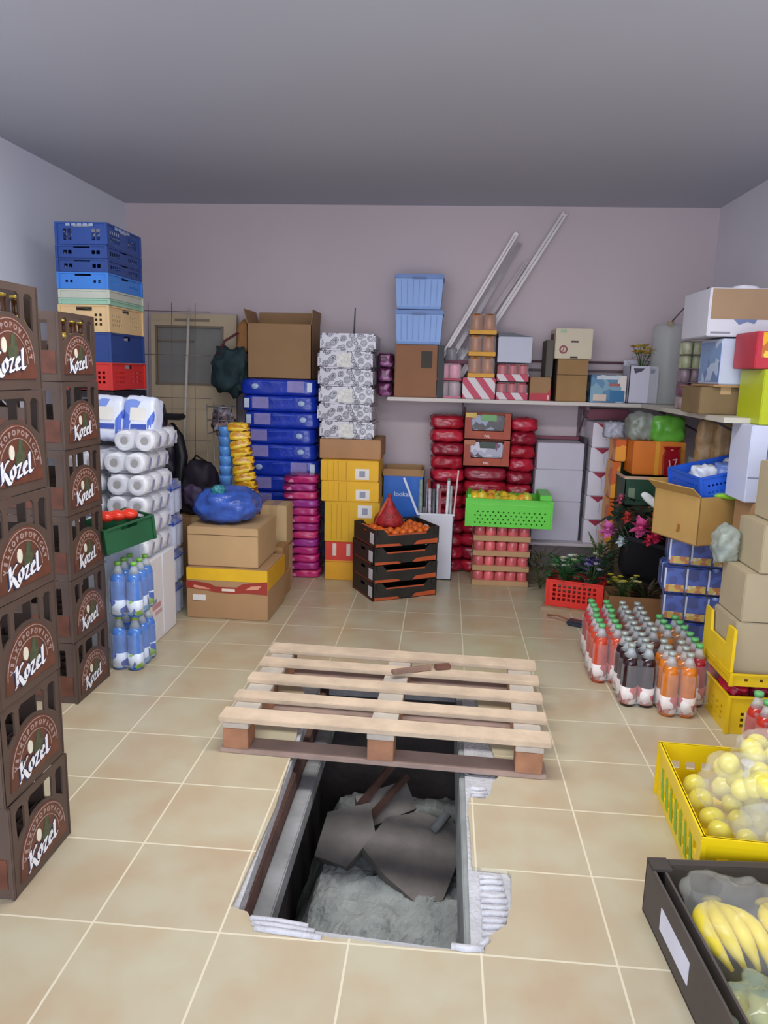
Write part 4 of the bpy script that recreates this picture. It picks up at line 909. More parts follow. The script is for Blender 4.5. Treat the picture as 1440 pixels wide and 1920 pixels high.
# small orange boxes left of it
for k, (z0, z1, x0, x1) in enumerate(((.90, 1.035, 1.085, 1.15), (.66, .895, 1.075, 1.125), (.42, .655, 1.07, 1.12), (.0, .415, 1.055, 1.12))):
    carton('orange_packet', 'orange printed packet box, %s of the column right of the red-cornered cartons' % ordn(k, 4), 'box', x0, x1, 4.80, 5.0, z0, z1, blotch(['#d87a1c', '#e2962c', '#c85a14', '#e8b8a0'], 11, .4), tape=False, group='orange packet boxes in the column')
o = MB().pillow((0, 0, .07), (.20, .14, .17), 4, .008, 9, 4, fr=8).obj('green_bag', mat('#5ea23a', .3, 0, .25, 10), None, (1.36, 4.72, 1.045)); tag(o, 'light green plastic bag on top of the orange carton', 'bag')
o = MB().pillow((0, 0, .08), (.16, .16, .17), 6, .008, 9, 4, fr=8).obj('grey_bag', mat('#7f857c', .3, 0, .15, 10), None, (1.21, 4.76, 1.045)); tag(o, 'greyish clear plastic bag beside the green bag', 'bag')
o = MB().pillow((0, 0, .05), (.13, .12, .10), 9, .01, 8, 4).obj('white_bag', mat('#a6a9b8', .4), None, (1.10, 4.98, 1.035)); tag(o, 'pale plastic pack above the small orange packets', 'bag')
# blue / white packs right of the orange carton, in front of brown bags
carton('blue_white_pack', 'small white pack with dark blue bars right of the orange carton', 'pack', 1.485, 1.57, 4.54, 4.66, .622, .96, mat('#b4bcc6', .4), tape=False, decor=[('blue_bars', 'F', (.1, .9, a, a+.05), mat('#36506e', .4)) for a in (.80, .70, .60, .50)])
t = thing('yellow_red_packet', 'red and yellow printed snack bag below the blue-barred pack', 'packet', (1.55, 4.48, .622)); MB().pillow((0, 0, .12), (.16, .10, .26), 5, .012, 9, 3.5, fr=15).obj('bag', blotch(['#a8281c', '#d8a02a', '#c8782a', '#8c1f24'], 16, .3), t)
carton('brown_carton', 'brown carton behind the brown paper bags', 'box', 1.48, 1.78, 4.42, 4.8, .0, .62, CARD2)
# shelf items on right wall
for k in range(5):
    can_block('tin_stack_layer', 'layer of small tins, %s of the tin column on the right shelf' % ordn(k, 5), 'tins', (1.42, 4.50, 1.251+.077*(4-k)), 3, 2, 1, .027, .074, mat(['#b5b89a', '#a8ac8c', '#8c7a84', '#7a5468', '#a08c90'][k], .35, 0, .3, 18), mat('#55504c', .4), 'small tins on the right shelf', wrap=False)
t = thing('wall_reflection_stand_in', 'wide translucent cylinder at the shelf corner, standing in for a faint wall reflection', 'roll', (1.46, 5.2, 1.251)); MB().lathe([(.001, .001), (.10, .001), (.105, .01), (.105, .50), (.10, .52), (.02, .52), (.001, .50)], seg=28).obj('reflection_body', mat('#c4cccb', .4, 0, .05, 5, .38), t)  # translucent cylinder stands in for a faint reflection on the wall
MB().lathe([(.022, .515), (.022, .54), (.018, .54), (.018, .5)], seg=16).obj('core', CARDL, t)
tag(MB().tube([(1.30, 4.6, 1.75), (1.33, 4.45, 1.83), (1.36, 4.2, 1.90)], .004, 6).obj('cable', mat('#5c5058', .6)), 'thin dark cable hanging left of the top carton', 'cable')
carton('brown_carton', 'brown carton on the right shelf below the white and blue pack', 'box', 1.26, 1.50, 3.86, 4.15, 1.251, 1.385, mat('#7e6848', .8), decor=[('pale_corner', 'F', (.88, 1, 0, 1), mat('#a3905c', .7))])
carton('white_blue_pack', 'white and blue paper towel pack on the right shelf', 'pack', 1.335, 1.60, 3.84, 4.15, 1.40, 1.62, mat('#c2cbe2', .4, 0, .03), tape=False, decor=[('dark_print', 'F', (0, 1, 0, 1), mat('#4a5270', .4), [(.22, .86), (.82, .86), (.5, .78), (.32, .68)]), ('blue_side', 'L', (0.02, .98, .05, .95), blotch(['#7f9cc8', '#b8c8e0', '#6a86b4'], 14, .4)), ('soft_blue_panel', 'F', (.45, .95, .08, .5), mat('#a4b4d8', .4))])
carton('brown_carton', 'thin brown carton directly under the white and blue pack', 'box', 1.31, 1.60, 3.83, 4.18, 1.386, 1.399, CARD, tape=False)
t = carton('large_top_box', 'white box with a wide brown upper half, highest on the right pile', 'box', 1.26, 1.81, 3.86, 4.26, 1.63, 1.86, mat('#d3d3de', .6, 0, .02), tape=False, decor=[('brown_panel', 'F', (.02, .99, .36, .985), mat('#a08468', .8, 0, .06)), ('blue_print', 'F', (0, 1, 0, 1), mat('#6f7fa8', .5), [(.22, .36), (.42, .36), (.40, .27), (.34, .31), (.27, .25)]), ('red_print', 'F', (.62, .80, .30, .36), mat('#8a4a60', .5)), ('small_lettering', 'F', (.03, .20, .06, .10), mat('#8a8a98', .5))])
tag(MB().pillow((0, 0, .01), (.12, .10, .03), 2, .004, 6, 3).obj('white_paper', mat('#e6e4f0', .6), None, (1.47, 4.0, 1.862)), 'crumpled white paper lying on the highest box', 'paper')
carton('brown_carton', 'brown carton hidden behind, carrying the highest box', 'box', 1.58, 1.80, 3.86, 4.26, 1.251, 1.628, CARD2)
carton('red_yellow_box', 'red box with a yellow picture panel at the right edge', 'box', 1.378, 1.66, 3.54, 3.80, 1.475, 1.64, mat('#b82a3c', .4), tape=False, decor=[('yellow_picture', 'F', (.09, .99, .30, .97), blotch(['#e0a81c', '#d8902a', '#eac04a', '#b86a2a'], 16, .4))])
carton('lime_box', 'lime yellow box below the red box at the right edge', 'box', 1.42, 1.68, 3.52, 3.80, 1.225, 1.474, mat('#b2bd16', .4, 0, .05), tape=False)
carton('white_carton', 'white carton with a fine grey line under the lime box', 'box', 1.385, 1.465, 3.50, 3.74, .87, 1.224, mat('#ccd2ea', .5, 0, .03), tape=False, decor=[('grey_line', 'F', (.05, .8, .32, .335), mat('#8a90a8', .5))])
carton('yellow_snack_box', 'yellow printed box right of the white carton', 'box', 1.47, 1.70, 3.50, 3.74, .98, 1.224, blotch(['#d8a81c', '#e2bf3a', '#c98a1a'], 12, .4), tape=False)
carton('pale_carton', 'pale grey carton below the yellow printed box', 'box', 1.47, 1.72, 3.49, 3.74, .87, .979, mat('#c0c8d8', .5), tape=False)
t = open_carton('open_cardboard_box', 'half-open brown box on the right shelf behind the lime box', 'box', 1.36, 1.60, 4.19, 4.40, 1.252, 1.36, CARD2, flaps=(.05, 100, .0, 0, .05, 60, .0, 0))
for k, (x, y, h, z0) in enumerate(((1.53, 4.20, .36, .87), (1.47, 4.29, .33, .87), (1.58, 4.32, .34, .87))):
    o = MB().pillow((0, 0, h/2), (.13, .10, h), k+5, .010, 10, 5, fr=12).obj('paper_bag', mat('#9a7c58', .5, 0, .3, 12, 1, .7, 18), None, (x, y, z0)); tag(o, ['crinkled brown paper bag nearest the white carton', 'crinkled brown paper bag, leftmost of the three', 'crinkled brown paper bag, farthest back of the three'][k], 'bag', 'brown paper bags under the right shelf')
carton('brown_carton', 'brown carton under the crinkled paper bags', 'box', 1.37, 1.66, 4.15, 4.40, 0, .868, CARD2)
# support column behind beige boxes
for k in range(3): carton('brown_carton', 'brown carton, %s of the column behind the beige boxes' % ['topmost', 'middle', 'lowest'][k], 'box', 1.43, 1.78, 3.42, 3.72, .29*(2-k), .29*(2-k)+.289, CARD, group='brown cartons behind the beige boxes')
# big carton and blue packs
BLP = blotch([('#e2e6f4', 0), ('#7f9ad8', .08), ('#24409a', .2), ('#3a58b8', .45), ('#1f3688', .7)], 12, .3, 'RINGS')
def blue_pack(label, p, rz=0):
    t = thing('blue_drink_pack', label, 'pack', p, rz, 'blue printed packs in the right pile')
    for i in range(3):
        for j in range(2):
            x, y = (i-1)*.108, (j-.5)*.108
            b = MB().box(x-.052, x+.052, y-.052, y+.052, .002, .146, .007).obj('jar', BLP, t)
            MB().box(x-.047, x+.047, y-.0535, y-.052, .012, .05).obj('yellow_label', blotch(['#d8b64a', '#c8762a', '#e8d8a8'], 30, .3), b)
            MB().box(x-.053, x-.044, y-.0545, y-.052, .03, .14).obj('white_edge', mat('#cfd8f2', .3), b)
    MB().box(-.164, .164, -.109, .109, .001, .149, .01).obj('wrap', film(.10), t)
    return t
bp_ = None
for k in range(4):
    lb = 'blue pack with yellow labels, %s of the pile under the ochre box' % ordn(k, 4)
    p = (1.385+[.0, -.02, .0, .012][k], 4.0, .457-.152*k)
    if bp_ is None: bp_ = blue_pack(lb, p, -.2)
    else: dup(bp_, p, -.2+[0, .06, -.04, .02][k], lb)
t = open_carton('open_cardboard_box', 'big ochre cardboard box standing on the blue printed packs', 'box', 1.175, 1.665, 3.78, 4.12, .612, .855, mat('#bf9858', .8, 0, .05), rz=.40, flaps=(0, 0, .08, 60, .07, 50, 0, 0), decor=[('stain', 'L', (0, 1, 0, 1), mat('#a0682c', .8), [(.55, .18), (.62, .18), (.64, .34), (.58, .36)])])
t = crate('blue_basket', 'bright blue slotted basket tilted on the big ochre box', 'basket', .40, .28, .13, mat('#2a62d8', .35, 0, .08), (1.435, 3.93, .868), 0, None, hole=.012, pitch=.022, rows=2, v0=.2, v1=.75, handle=False, rot=(math.radians(4), math.radians(-11), math.radians(14)))
for k, (x, y, z_, h) in enumerate(((1.35, 3.95, .945, '#dfe6f4'), (1.46, 3.93, .965, '#6f8ad0'), (1.52, 4.0, .98, '#e6e2ee'))):
    tag(MB().pillow((0, 0, 0), (.13, .12, .09), k, .007, 8, 3, fr=8).obj('wrapped_packet', mat(h, .3), None, (x, y, z_)), ['white packet inside the blue basket, at its left end', 'pale blue packet in the middle of the blue basket', 'white packet inside the blue basket, at its right end'][k], 'packet')
tag(MB().pillow((0, 0, 0), (.15, .05, .03), 3, .004, 7, 3).obj('green_tray_edge', mat('#8cc43a', .4), None, (1.42, 3.76, .858)), 'lime green packet on the rim of the ochre box', 'packet')
tag(MB().pillow((0, 0, 0), (.16, .06, .03), 5, .004, 7, 3).obj('pale_green_packet', mat('#9fb884', .4), None, (1.55, 3.84, .86)), 'pale green packet on the right rim of the ochre box', 'packet')
tag(MB().pillow((0, 0, 0), (.20, .12, .08), 5, .012, 7, 3).obj('black_pouch', mat('#22202a', .5), None, (1.56, 3.42, .915)), 'black pouch lying behind the beige boxes', 'pouch')
# beige boxes in the yellow crates
BEI = mat('#aa9c80', .8, 0, .04)
for k, (z0, z1, x0) in enumerate(((.862, 1.095, 1.33), (.665, .860, 1.275), (.462, .663, 1.225), (.214, .460, 1.21))):
    carton('beige_carton', 'beige carton, %s of the pile above the yellow crates' % ordn(k, 4), 'box', x0, x0+.34, 2.99, 3.24, z0, z1, BEI, group='beige cartons above the yellow crates', tape=False)
YC = mat('#e4c016', .4, 0, .1, 8)
uc = crate('yellow_crate', 'upper yellow crate with a beige carton in it, cut by the right edge', 'crate', .42, .34, .055, YC, (1.405, 3.115, .205), 0, 'stacked yellow crates', rows=1, hole=.014, pitch=.06, v0=.2, v1=.8, handle=False)
MB().panel([(-.165, .03), (.165, .03), (.165, .235), (.10, .235), (.085, .15), (-.085, .15), (-.10, .235), (-.165, .235)], [], lambda u, v, w: Vector((-.215+w, u, v)), .012).obj('end_wall', YC, uc)
crate('yellow_crate', 'lower yellow crate on the floor beyond the bags of fruit', 'crate', .42, .34, .165, YC, (1.405, 3.11, 0), 0, 'stacked yellow crates', rows=3, hole=.014, pitch=.05, v0=.15, v1=.6, handle=False)
for k in range(5):
    tag(MB().pillow((0, 0, 0), (.085, .16, .055), k, .01, 8, 3, fr=15).obj('red_packet', mat(['#a81838', '#8a1a3c', '#c01c34'][k % 3], .25, 0, .2, 20), None, (1.245+.082*k, 3.04, .172)), 'shiny red packet in the lower yellow crate', 'packet', 'red packets between the yellow crates')
tag(MB().pillow((0, 0, .07), (.10, .14, .16), 4, .008, 10, 3, fr=8).obj('clear_bag', mat('#a9b6ae', .15, 0, .1, 8, .6, .7, 20), None, (1.225, 3.24, .66)), 'crumpled clear plastic bag beside the beige cartons', 'bag')
# ================================================================== FLOWERS AND FLOOR ITEMS (right back)
rc = crate('red_crate', 'red plastic crate on the floor filled with flowers', 'crate', .33, .22, .17, mat('#dd3024', .4, 0, .06), (.865, 4.58, .02), -.30, None, rows=4, hole=.018, pitch=.03, v0=.2, v1=.85, handle=False, slots=.0)
tag(MB().box(-.19, .19, -.13, .13, 0, .018).obj('cardboard_sheet', mat('#a88c70', .8), None, (.86, 4.56, 0), (0, 0, -.3)), 'flat sheet of cardboard under the red crate', 'cardboard')
t = thing('flower_bouquet', 'green and white flower bouquet in the left half of the red crate', 'flowers', (.785, 4.61, .06)); flower_cluster(t, (0, 0, .08), 9, .08, .16, ['#d8d4d8', '#c8c8b0', '#b0c090'], 2, .022, '#2f6b3a', 50, .13, .03)
t = thing('flower_bouquet', 'purple and white flower bouquet in the right half of the red crate', 'flowers', (.95, 4.56, .06)); flower_cluster(t, (0, 0, .08), 12, .075, .17, ['#4c3a80', '#6a5a98', '#d0c8d8', '#8f88b8'], 12, .022, '#2c4c3c', 40, .12, .025)
t = thing('dry_plant', 'brownish dry twigs behind the red crate under the low shelf', 'plant', (.69, 4.95, 0)); flower_cluster(t, (0, 0, .02), 10, .12, .26, ['#7a6a58', '#8c7a80', '#5a5a3c'], 6, .014, '#4f4a34', 60, .12, .012)
t = thing('leafy_plant', 'tall leafy plant with pale buds left of the pink roses', 'plant', (1.00, 4.64, .0)); flower_cluster(t, (0, 0, .18), 10, .07, .22, ['#a8a484', '#8a8a58', '#c8c4b0'], 16, .016, '#3c5a38', 60, .13, .02)
t = open_carton('flower_trough', 'brown cardboard trough of small yellow flowers on the floor', 'box', 1.0, 1.32, 4.28, 4.50, 0, .165, mat('#8f6440', .8), rz=-.06, flaps=(0, 0, 0, 0, 0, 0, 0, 0))
t = thing('yellow_potted_flowers', 'low yellow flowers standing in the brown trough', 'flowers', (1.10, 4.38, .05)); flower_cluster(t, (0, 0, .08), 18, .10, .13, ['#c8c23c', '#b8a830', '#e0dc9a'], 21, .017, '#4c5a2c', 40, .08, .02)
t = thing('withered_flowers', 'dark brown withered foliage in the right end of the trough', 'plant', (1.24, 4.40, .05)); flower_cluster(t, (0, 0, .06), 8, .08, .10, ['#5a463c', '#6c5a4c'], 23, .016, '#4a3c30', 50, .08, .02)
t = thing('black_tub', 'tilted black plastic tub below the pink roses', 'tub', (1.26, 4.60, .22), 0, None, (math.radians(10), math.radians(14), 0))
mb = MB(); lo = []
for zz, s_ in ((0, .80), (.02, .84), (.24, 1.0), (.25, 1.04), (.25, .97), (.235, .95), (.03, .78)):
    lo.append([Vector((x*s_, y*s_, zz)) for x, y in ((-.18, -.09), (.18, -.09), (.18, .09), (-.18, .09))])
mb.ring(lo, smooth=False); mb.obj('tub_wall', mat('#17171c', .4), t)
MB().box(-.195, .195, -.105, -.09, .225, .255, .004).obj('rim', mat('#24242a', .4), t)
carton('brown_carton', 'dark carton under the tilted black tub', 'box', 1.16, 1.42, 4.56, 4.655, 0, .215, mat('#2c2622', .8), tape=False)
t = thing('rose_bouquet', 'large pink and red artificial roses with dark leaves in the black tub', 'flowers', (1.17, 4.50, .44))
random.seed(3)
lf = MB()
for i in range(120):
    a = random.uniform(0, 2*PI); b = Vector((random.uniform(-.14, .16), random.uniform(-.04, .12), random.uniform(-.02, .26))); lf.leaf(b, b+Vector((math.cos(a)*.08, math.sin(a)*.04, random.uniform(-.04, .05))), .045, .01)
lf.obj('leaves', mat('#1f3d2e', .5, 0, .4, 25), t)
def rose(p, r, h):
    m_ = MB()
    for L_, (n_, rr_, ti) in enumerate(((7, 1, .12), (6, .85, .45), (5, .62, .8), (4, .4, 1.15))):
        for k in range(n_):
            a = 2*PI*(k+.5*L_)/n_; d = Vector((math.cos(a)*math.cos(ti), -math.sin(ti)*.9, math.sin(a)*math.cos(ti))); m_.leaf(Vector(p), Vector(p)+d*r*rr_*1.5, r*1.25, 0, 4)
    m_.ball(Vector(p)+Vector((0, -.012, 0)), r*.3, 2)
    o = m_.obj('flower', mat(h, .6, 0, .2, 40), t); return o
for p, r, h, l in (((.02, -.03, .11), .050, '#e05a9a', 'bright pink rose'), ((-.17, -.03, .09), .042, '#cf6aac', 'mauve pink rose'), ((.11, -.04, .07), .046, '#c82c58', 'crimson rose'), ((.07, -.05, .035), .028, '#c8304c', 'red rose'),
                   ((-.06, -.02, .165), .028, '#b83a34', 'dull red flower'), ((-.09, -.04, .02), .026, '#c4d0d2', 'white tulip'), ((.10, 0, .17), .018, '#c04030', 'small red bud'), ((-.10, 0, .27), .024, '#b0506a', 'faded pink flower')):
    o = rose(p, r, h); o['label'] = l
MB().pillow((.075, -.02, .265), (.15, .03, .05), 3, .003, 8, 3, Matrix.Rotation(math.radians(38), 4, 'Y')).obj('paper_wrap', mat('#e6ecee', .6), t)
st = MB()
for k in range(8): st.tube([(.05+.01*k, .06, -.16), (-.12+.03*k, .02, .10)], .003, 5)
st.obj('stems', mat('#33502f', .6), t)
t = thing('dustpan', 'small dark blue-black dustpan with a thin handle on the floor by the bottles', 'dustpan', (.835, 4.20, 0), -.5)
MB().box(-.08, .08, -.035, .035, 0.0005, .03, .008).obj('pan', mat('#2c3440', .3, 0, .2), t)
MB().tube([(-.07, .01, .02), (-.15, .02, .03), (-.22, .04, .015)], .006, 6).obj('handle', mat('#8a5a3c', .5), t)
# ---- juice bottle packs
GC = mat('#5fae6a', .35); GY = mat('#a9b2ac', .3, .3); LB = blotch(['#e8dcd8', '#c88a84', '#f0ece8', '#b85a58'], 30, .35)
packs = [(.815, 3.49, '#c2452c', GC, 'red-orange juice bottles with green caps, leftmost of the floor packs'),
         (.895, 3.245, '#2a1218', GY, 'very dark grape juice bottles with grey caps at the front'),
         (1.045, 3.165, '#c8701c', GY, 'amber orange juice bottles with grey caps, nearest the camera'),
         (1.195, 3.28, '#9c2230', GC, 'dark red juice bottles with green caps beside the yellow crate'),
         (.975, 3.475, '#5c3a34', GY, 'brownish juice bottles with grey caps in the middle of the floor packs'),
         (1.125, 3.52, '#a86a2c', GC, 'ochre juice bottles with green caps in the middle right'),
         (.835, 3.73, '#b83a3c', GC, 'red juice bottles with green caps at the rear left'),
         (.99, 3.72, '#7c4a40', GY, 'dull brown juice bottles with grey caps at the rear')]
jp = None
for x, y, h, cp, l in packs:
    if jp is None: jp = bottle_pack('juice_bottle_pack', 'shrink-wrapped '+l, 'bottles', (x, y, 0), random.uniform(-.06, .06), 'juice bottle packs on the floor', mat(h, .12, 0, .15, 20), cp, LB, H=.285, r=.0365, nx=2, ny=3, capr=.017)
    else: dup(jp, (x, y, 0), random.uniform(-.05, .05), 'shrink-wrapped '+l, swap={'bottle': mat(h, .12, 0, .15, 20), 'cap': cp})
dup(jp, (1.25, 2.64, 0), .05, 'shrink-wrapped red juice bottles behind the fruit crate at the right edge', 'juice pack at the right edge', swap={'bottle': mat('#b8301c', .12, 0, .15, 20)})
# ================================================================== FOREGROUND RIGHT
fc = crate('fruit_crate', 'yellow plastic crate with bagged yellow apples in the foreground', 'crate', .56, .54, .19, mat('#e8c80e', .35, 0, .05), (1.05, 2.165, 0), -.06, None, rows=2, hole=.03, pitch=.05, v0=.15, v1=.75, handle=False, rim=.022, th=.006)
mb = MB()
for k in range(7): mb.panel([(-.20+.06*k, .03), (-.17+.06*k, .03), (-.15+.06*k, .12), (-.165+.06*k, .13)], [], lambda u, v, w: Vector((-.281-w, u, v)), .0012)
mb.obj('green_side_print', mat('#7fae2c', .5), fc)
apples = fill('yellow_apple', 30, 1.07, 2.17, .23, .22, -.06, .05, .038, mat('#e2d65c', .25, 0, .15, 14), 'yellow-green apple in a clear bag in the yellow crate', 'apple', 'bagged apples in the yellow crate', 2, (1, 1, .9), .35, 5, .05)
random.seed(12)
for i in range(14):
    q = apples[0].copy(); COL.objects.link(q); q.location = (.93+random.uniform(0, .2), 2.06+random.uniform(0, .26), .185+random.uniform(0, .05)); q.rotation_euler = (random.random()*3, random.random()*3, 0)
for i in range(6):
    q = apples[0].copy(); COL.objects.link(q); q.location = (1.08+random.uniform(-.05, .05), 2.34+random.uniform(-.05, .05), .215+random.uniform(0, .05)); q.rotation_euler = (random.random()*3, random.random()*3, 0)
BAG = mat('#fbfdf6', .10, 0, .02, 6, .16, 1.0, 22)
for k, (x, y, z_, s_) in enumerate(((.96, 2.19, .15, (.24, .26, .20)), (1.09, 2.33, .19, (.20, .19, .19)), (1.13, 2.15, .14, (.22, .22, .17)), (1.0, 2.02, .12, (.22, .17, .13)))):
    t = thing('clear_bag', ['knotted clear bag of yellow apples at the left side of the yellow crate', 'round clear bag of apples, highest at the back of the yellow crate', 'clear bag of apples at the right side of the yellow crate', 'clear bag at the near end of the yellow crate'][k], 'bag', (x, y, z_), 0, 'clear fruit bags')
    MB().pillow((0, 0, .02), s_, k+31, .014, 12, 2.4, fr=6).obj('bag_film', BAG, t)
    MB().lathe([(.014, -.02), (.007, .0), (.010, .012), (.022, .028)], (0, -.02, s_[2]*.5+.005), 10).obj('twisted_neck', mat('#f4f4f0', .15, 0, .02, 6, .35, .8, 40), t)
for k in range(4):
    tag(MB().pillow((0, 0, 0), (.14, .12, .05), k+50, .02, 9, 2.4, fr=22).obj('plastic_wrapping', mat('#d5e0ee', .15, 0, .12, 14, .6, .5, 16), None, (1.07+.06*k, 1.97+.03*(k % 2), .15)), 'crumpled bluish plastic wrapping at the near end of the yellow crate', 'plastic', 'plastic wrapping in the yellow crate')
# banana box
t = thing('banana_box', 'dark grey cardboard banana tray cut by the lower right corner', 'tray', (0, 0, 0))
BG = mat('#4c443f', .7, 0, .1); x0, x1, y0, y1, H = .615, 1.02, 1.12, 1.865, .155
sk = .0
mb = MB(); th = .006
mb.box(x0, x1, y0, y1, .001, .007)
mb.box(x0, x0+th, y0, y1, .001, H).box(x1-th, x1, y0, y1, .001, H).box(x0, x1, y1-th, y1, .001, H).box(x0, x1, y0, y0+th, .001, H)
mb.box(x0+.03, x0+.036, y0, y1, .001, H*.98)
mb.obj('tray_wall', BG, t)
MB().box(x0+.05, x1, y1-.03, y1-.004, H-.012, H+.002, .002).box(x0, x0+.05, y1-.05, y1, H-.004, H+.004).obj('corner_lug', mat('#39322e', .7), t)
MB().box(x0-.0015, x0, 1.56, 1.74, .045, .105).obj('white_label', mat('#cfd0e0', .5), t)
t.rotation_euler = (0, 0, math.radians(4)); t.location = (.105, -.055, 0)
MB().bm.free()
def bananas(label, loc, rz, n, L=.19, seed=0, tilt=0):
    t = thing('banana_bunch', label, 'bananas', loc, rz, 'banana bunches in the dark tray', rot=(tilt, 0, rz))
    for k in range(n):
        a = (k-(n-1)/2); pts = []; rr_ = []
        for i in range(11):
            s_ = i/10; th_ = s_*1.5-.2
            y = -L*(math.sin(th_)+.2)*.80; z_ = .022+.055*math.sin(s_*PI*.9); x = a*(.024*math.sin(min(1, s_*1.6)*PI/2)+.006)+a*.012*math.sin(s_*PI)-.022*math.sin(s_*PI)
            pts.append(Vector((x, y, z_-.004*abs(a)))); rr_.append([.007, .009, .014, .019, .021, .0215, .021, .019, .015, .009, .005][i])
        MB().tube(pts, rr_, 8).obj('banana', mat('#e3cf3e', .4, 0, .12, 18), t)
    MB().ball((0, .004, .022), .018, 2, (1.6, .8, .7)).obj('crown', mat('#9a8a3c', .6), t)
    return t
bananas('large bunch of yellow bananas at the left of the dark tray', (.755, 1.815, .045), .02, 4, .27)
bananas('bunch of yellow bananas at the upper right of the dark tray', (.885, 1.80, .06), .25, 4, .23)
bananas('bunch of yellow bananas at the lower right of the dark tray', (.93, 1.58, .07), .25, 5, .22)
bananas('pale bananas in the frosted bag at the bottom corner', (.83, 1.47, .03), .2, 5, .2)
bananas('bunch of bananas half buried between the left and right bunches', (.86, 1.66, .02), .9, 4, .22)
bananas('bunch of bananas nearest the left wall at the bottom of the tray', (.75, 1.55, .01), -.2, 4, .2)
for k, (x, y, z_, s_, al) in enumerate(((.775, 1.70, .035, (.24, .32, .15), .14), (.77, 1.40, .012, (.24, .24, .17), .55), (.95, 1.62, .05, (.18, .2, .15), .08))):
    tag(MB().pillow((0, 0, .06), s_, k+61, .016, 12, 2.6, fr=8).obj('clear_bag', mat('#fbfdf6' if k != 1 else '#9fae98', .12, 0, .03, 6, al, .5, 9), None, (x, y, z_)), ['clear bag around the left banana bunch in the dark tray', 'frosted clear bag at the bottom right corner of the photo', 'clear bag around the right banana bunches'][k], 'bag')
# ================================================================== PALLET
WD = mat('#cbb59c', .75, 0, .14, 9, 1, .3, 30); WD2 = mat('#b9b0a4', .8, 0, .12, 9, 1, .3, 30); WD3 = mat('#a9785a', .8, 0, .2, 12, 1, .3, 30); WD4 = mat('#a38b80', .8, 0, .15, 9)
t = thing('wooden_pallet', 'wooden euro pallet laid across the far part of the floor pit', 'pallet', (-.17, 2.90, 0), math.radians(-2.3))
PW, PD = 1.22, .80
for k, wdt in enumerate((.10, .08, .085, .08, .10)):
    y = -PD/2+wdt/2+(PD-wdt)*k/4
    MB().box(-PW/2, PW/2, y-wdt/2+.004, y+wdt/2-.004, .124, .144, .002).obj('deck_board', WD, t)
for x in (-PW/2+.065, 0, PW/2-.075): MB().box(x-.05, x+.05, -PD/2+.004, PD/2-.004, .102, .1235, .002).obj('stringer_board', WD2, t)
for x in (-PW/2+.065, 0, PW/2-.075):
    for y in (-PD/2+.055, 0, PD/2-.055): MB().box(x-.048, x+.048, y-.048, y+.048, .020, .1015, .002).obj('block', WD3, t)
for y in (-PD/2+.055, 0, PD/2-.055): MB().box(-PW/2+.005, PW/2-.01, y-.048, y+.048, .0005, .0195, .002).obj('bottom_board', WD4, t)
t = thing('wood_offcut', 'short rough piece of wood lying on the pallet', 'wood', (-.10, 3.05, .146), .45); MB().box(-.09, .09, -.014, .014, 0, .018, .003).obj('stick', mat('#8c6f60', .8, 0, .2, 12), t)
tag(MB().box(-.03, .04, -.014, .014, 0, .022, .004).obj('wood_offcut', mat('#6f4a3c', .8), None, (.03, 3.10, .146), (0, 0, .3)), 'dark blocky wood offcut on the middle of the pallet', 'wood')
# ================================================================== PIT CONTENTS
random.seed(31)
gr_ = MB(); nx, ny = 44, 80; V = []
for j in range(ny+1):
    row = []
    for i in range(nx+1):
        x = -.533+.675*i/nx; y = 1.657+1.692*j/ny
        n_ = noise.fractal(Vector((x*5, y*5, 3)), 1, 2, 4)
        z_ = -.52-.10*((y-2.4)/.9)**2*(1 if y > 2.4 else .3)+.06*n_+.012*noise.noise(Vector((x*40, y*40, 0)))
        if x < -.42: z_ -= .25*((-.42-x)/.11)
        row.append(gr_.bm.verts.new((x, y, z_)))
    V.append(row)
for j in range(ny):
    for i in range(nx):
        gr_.bm.faces.new((V[j][i], V[j][i+1], V[j+1][i+1], V[j+1][i]))
o = gr_.obj('rubble_dust', mat('#aab0ae', .95, 0, .15, 12, 1, .8, 60)); o['kind'] = 'stuff'; o['label'] = 'grey dusty rubble covering the bottom of the pit'; o['category'] = 'rubble'
def slab(label, poly, th, loc, rot, m=None):
    mb = MB(); mb.panel(poly, [], lambda u, v, w: Vector((u, v, w)), th)
    t = mb.obj('broken_slab', m or mat('#857f7b', .9, 0, .2, 8, 1, .6, 30), None, loc, rot); return tag(t, label, 'rubble', 'broken slabs in the pit')
slab('large broken concrete slab, right in the pit', [(-.20, .02), (-.12, -.10), (.0, -.22), (.10, -.20), (.19, .0), (.20, .16), (.05, .22), (-.10, .18)], .035, (-.06, 2.68, -.50), (math.radians(14), math.radians(4), math.radians(8)))
slab('pointed broken slab at the left of the pit', [(-.16, -.05), (-.05, -.14), (.10, -.04), (.12, .10), (-.06, .12)], .035, (-.32, 2.76, -.47), (math.radians(22), math.radians(-12), math.radians(20)))
slab('smaller slab leaning behind the large one', [(-.14, -.06), (.12, -.08), (.14, .05), (-.10, .08)], .03, (-.20, 2.95, -.44), (math.radians(35), math.radians(-10), math.radians(35)))
tag(MB().tube([(.02, 2.80, -.44), (.08, 2.84, -.38)], .02, 7).obj('stone_lump', CONC), 'small round stone lump on the large slab', 'stone')
tag(MB().bar((-.36, 2.80, -.46), (-.14, 3.1, -.28), .03, .02).obj('dark_lath', SOIL), 'dark wooden lath sticking up at the back of the pit', 'lath')
tag(MB().bar((-.28, 2.82, -.46), (-.10, 3.0, -.32), .025, .02).obj('dark_lath', SOIL), 'shorter dark lath beside the long one in the pit', 'lath')
st0 = None
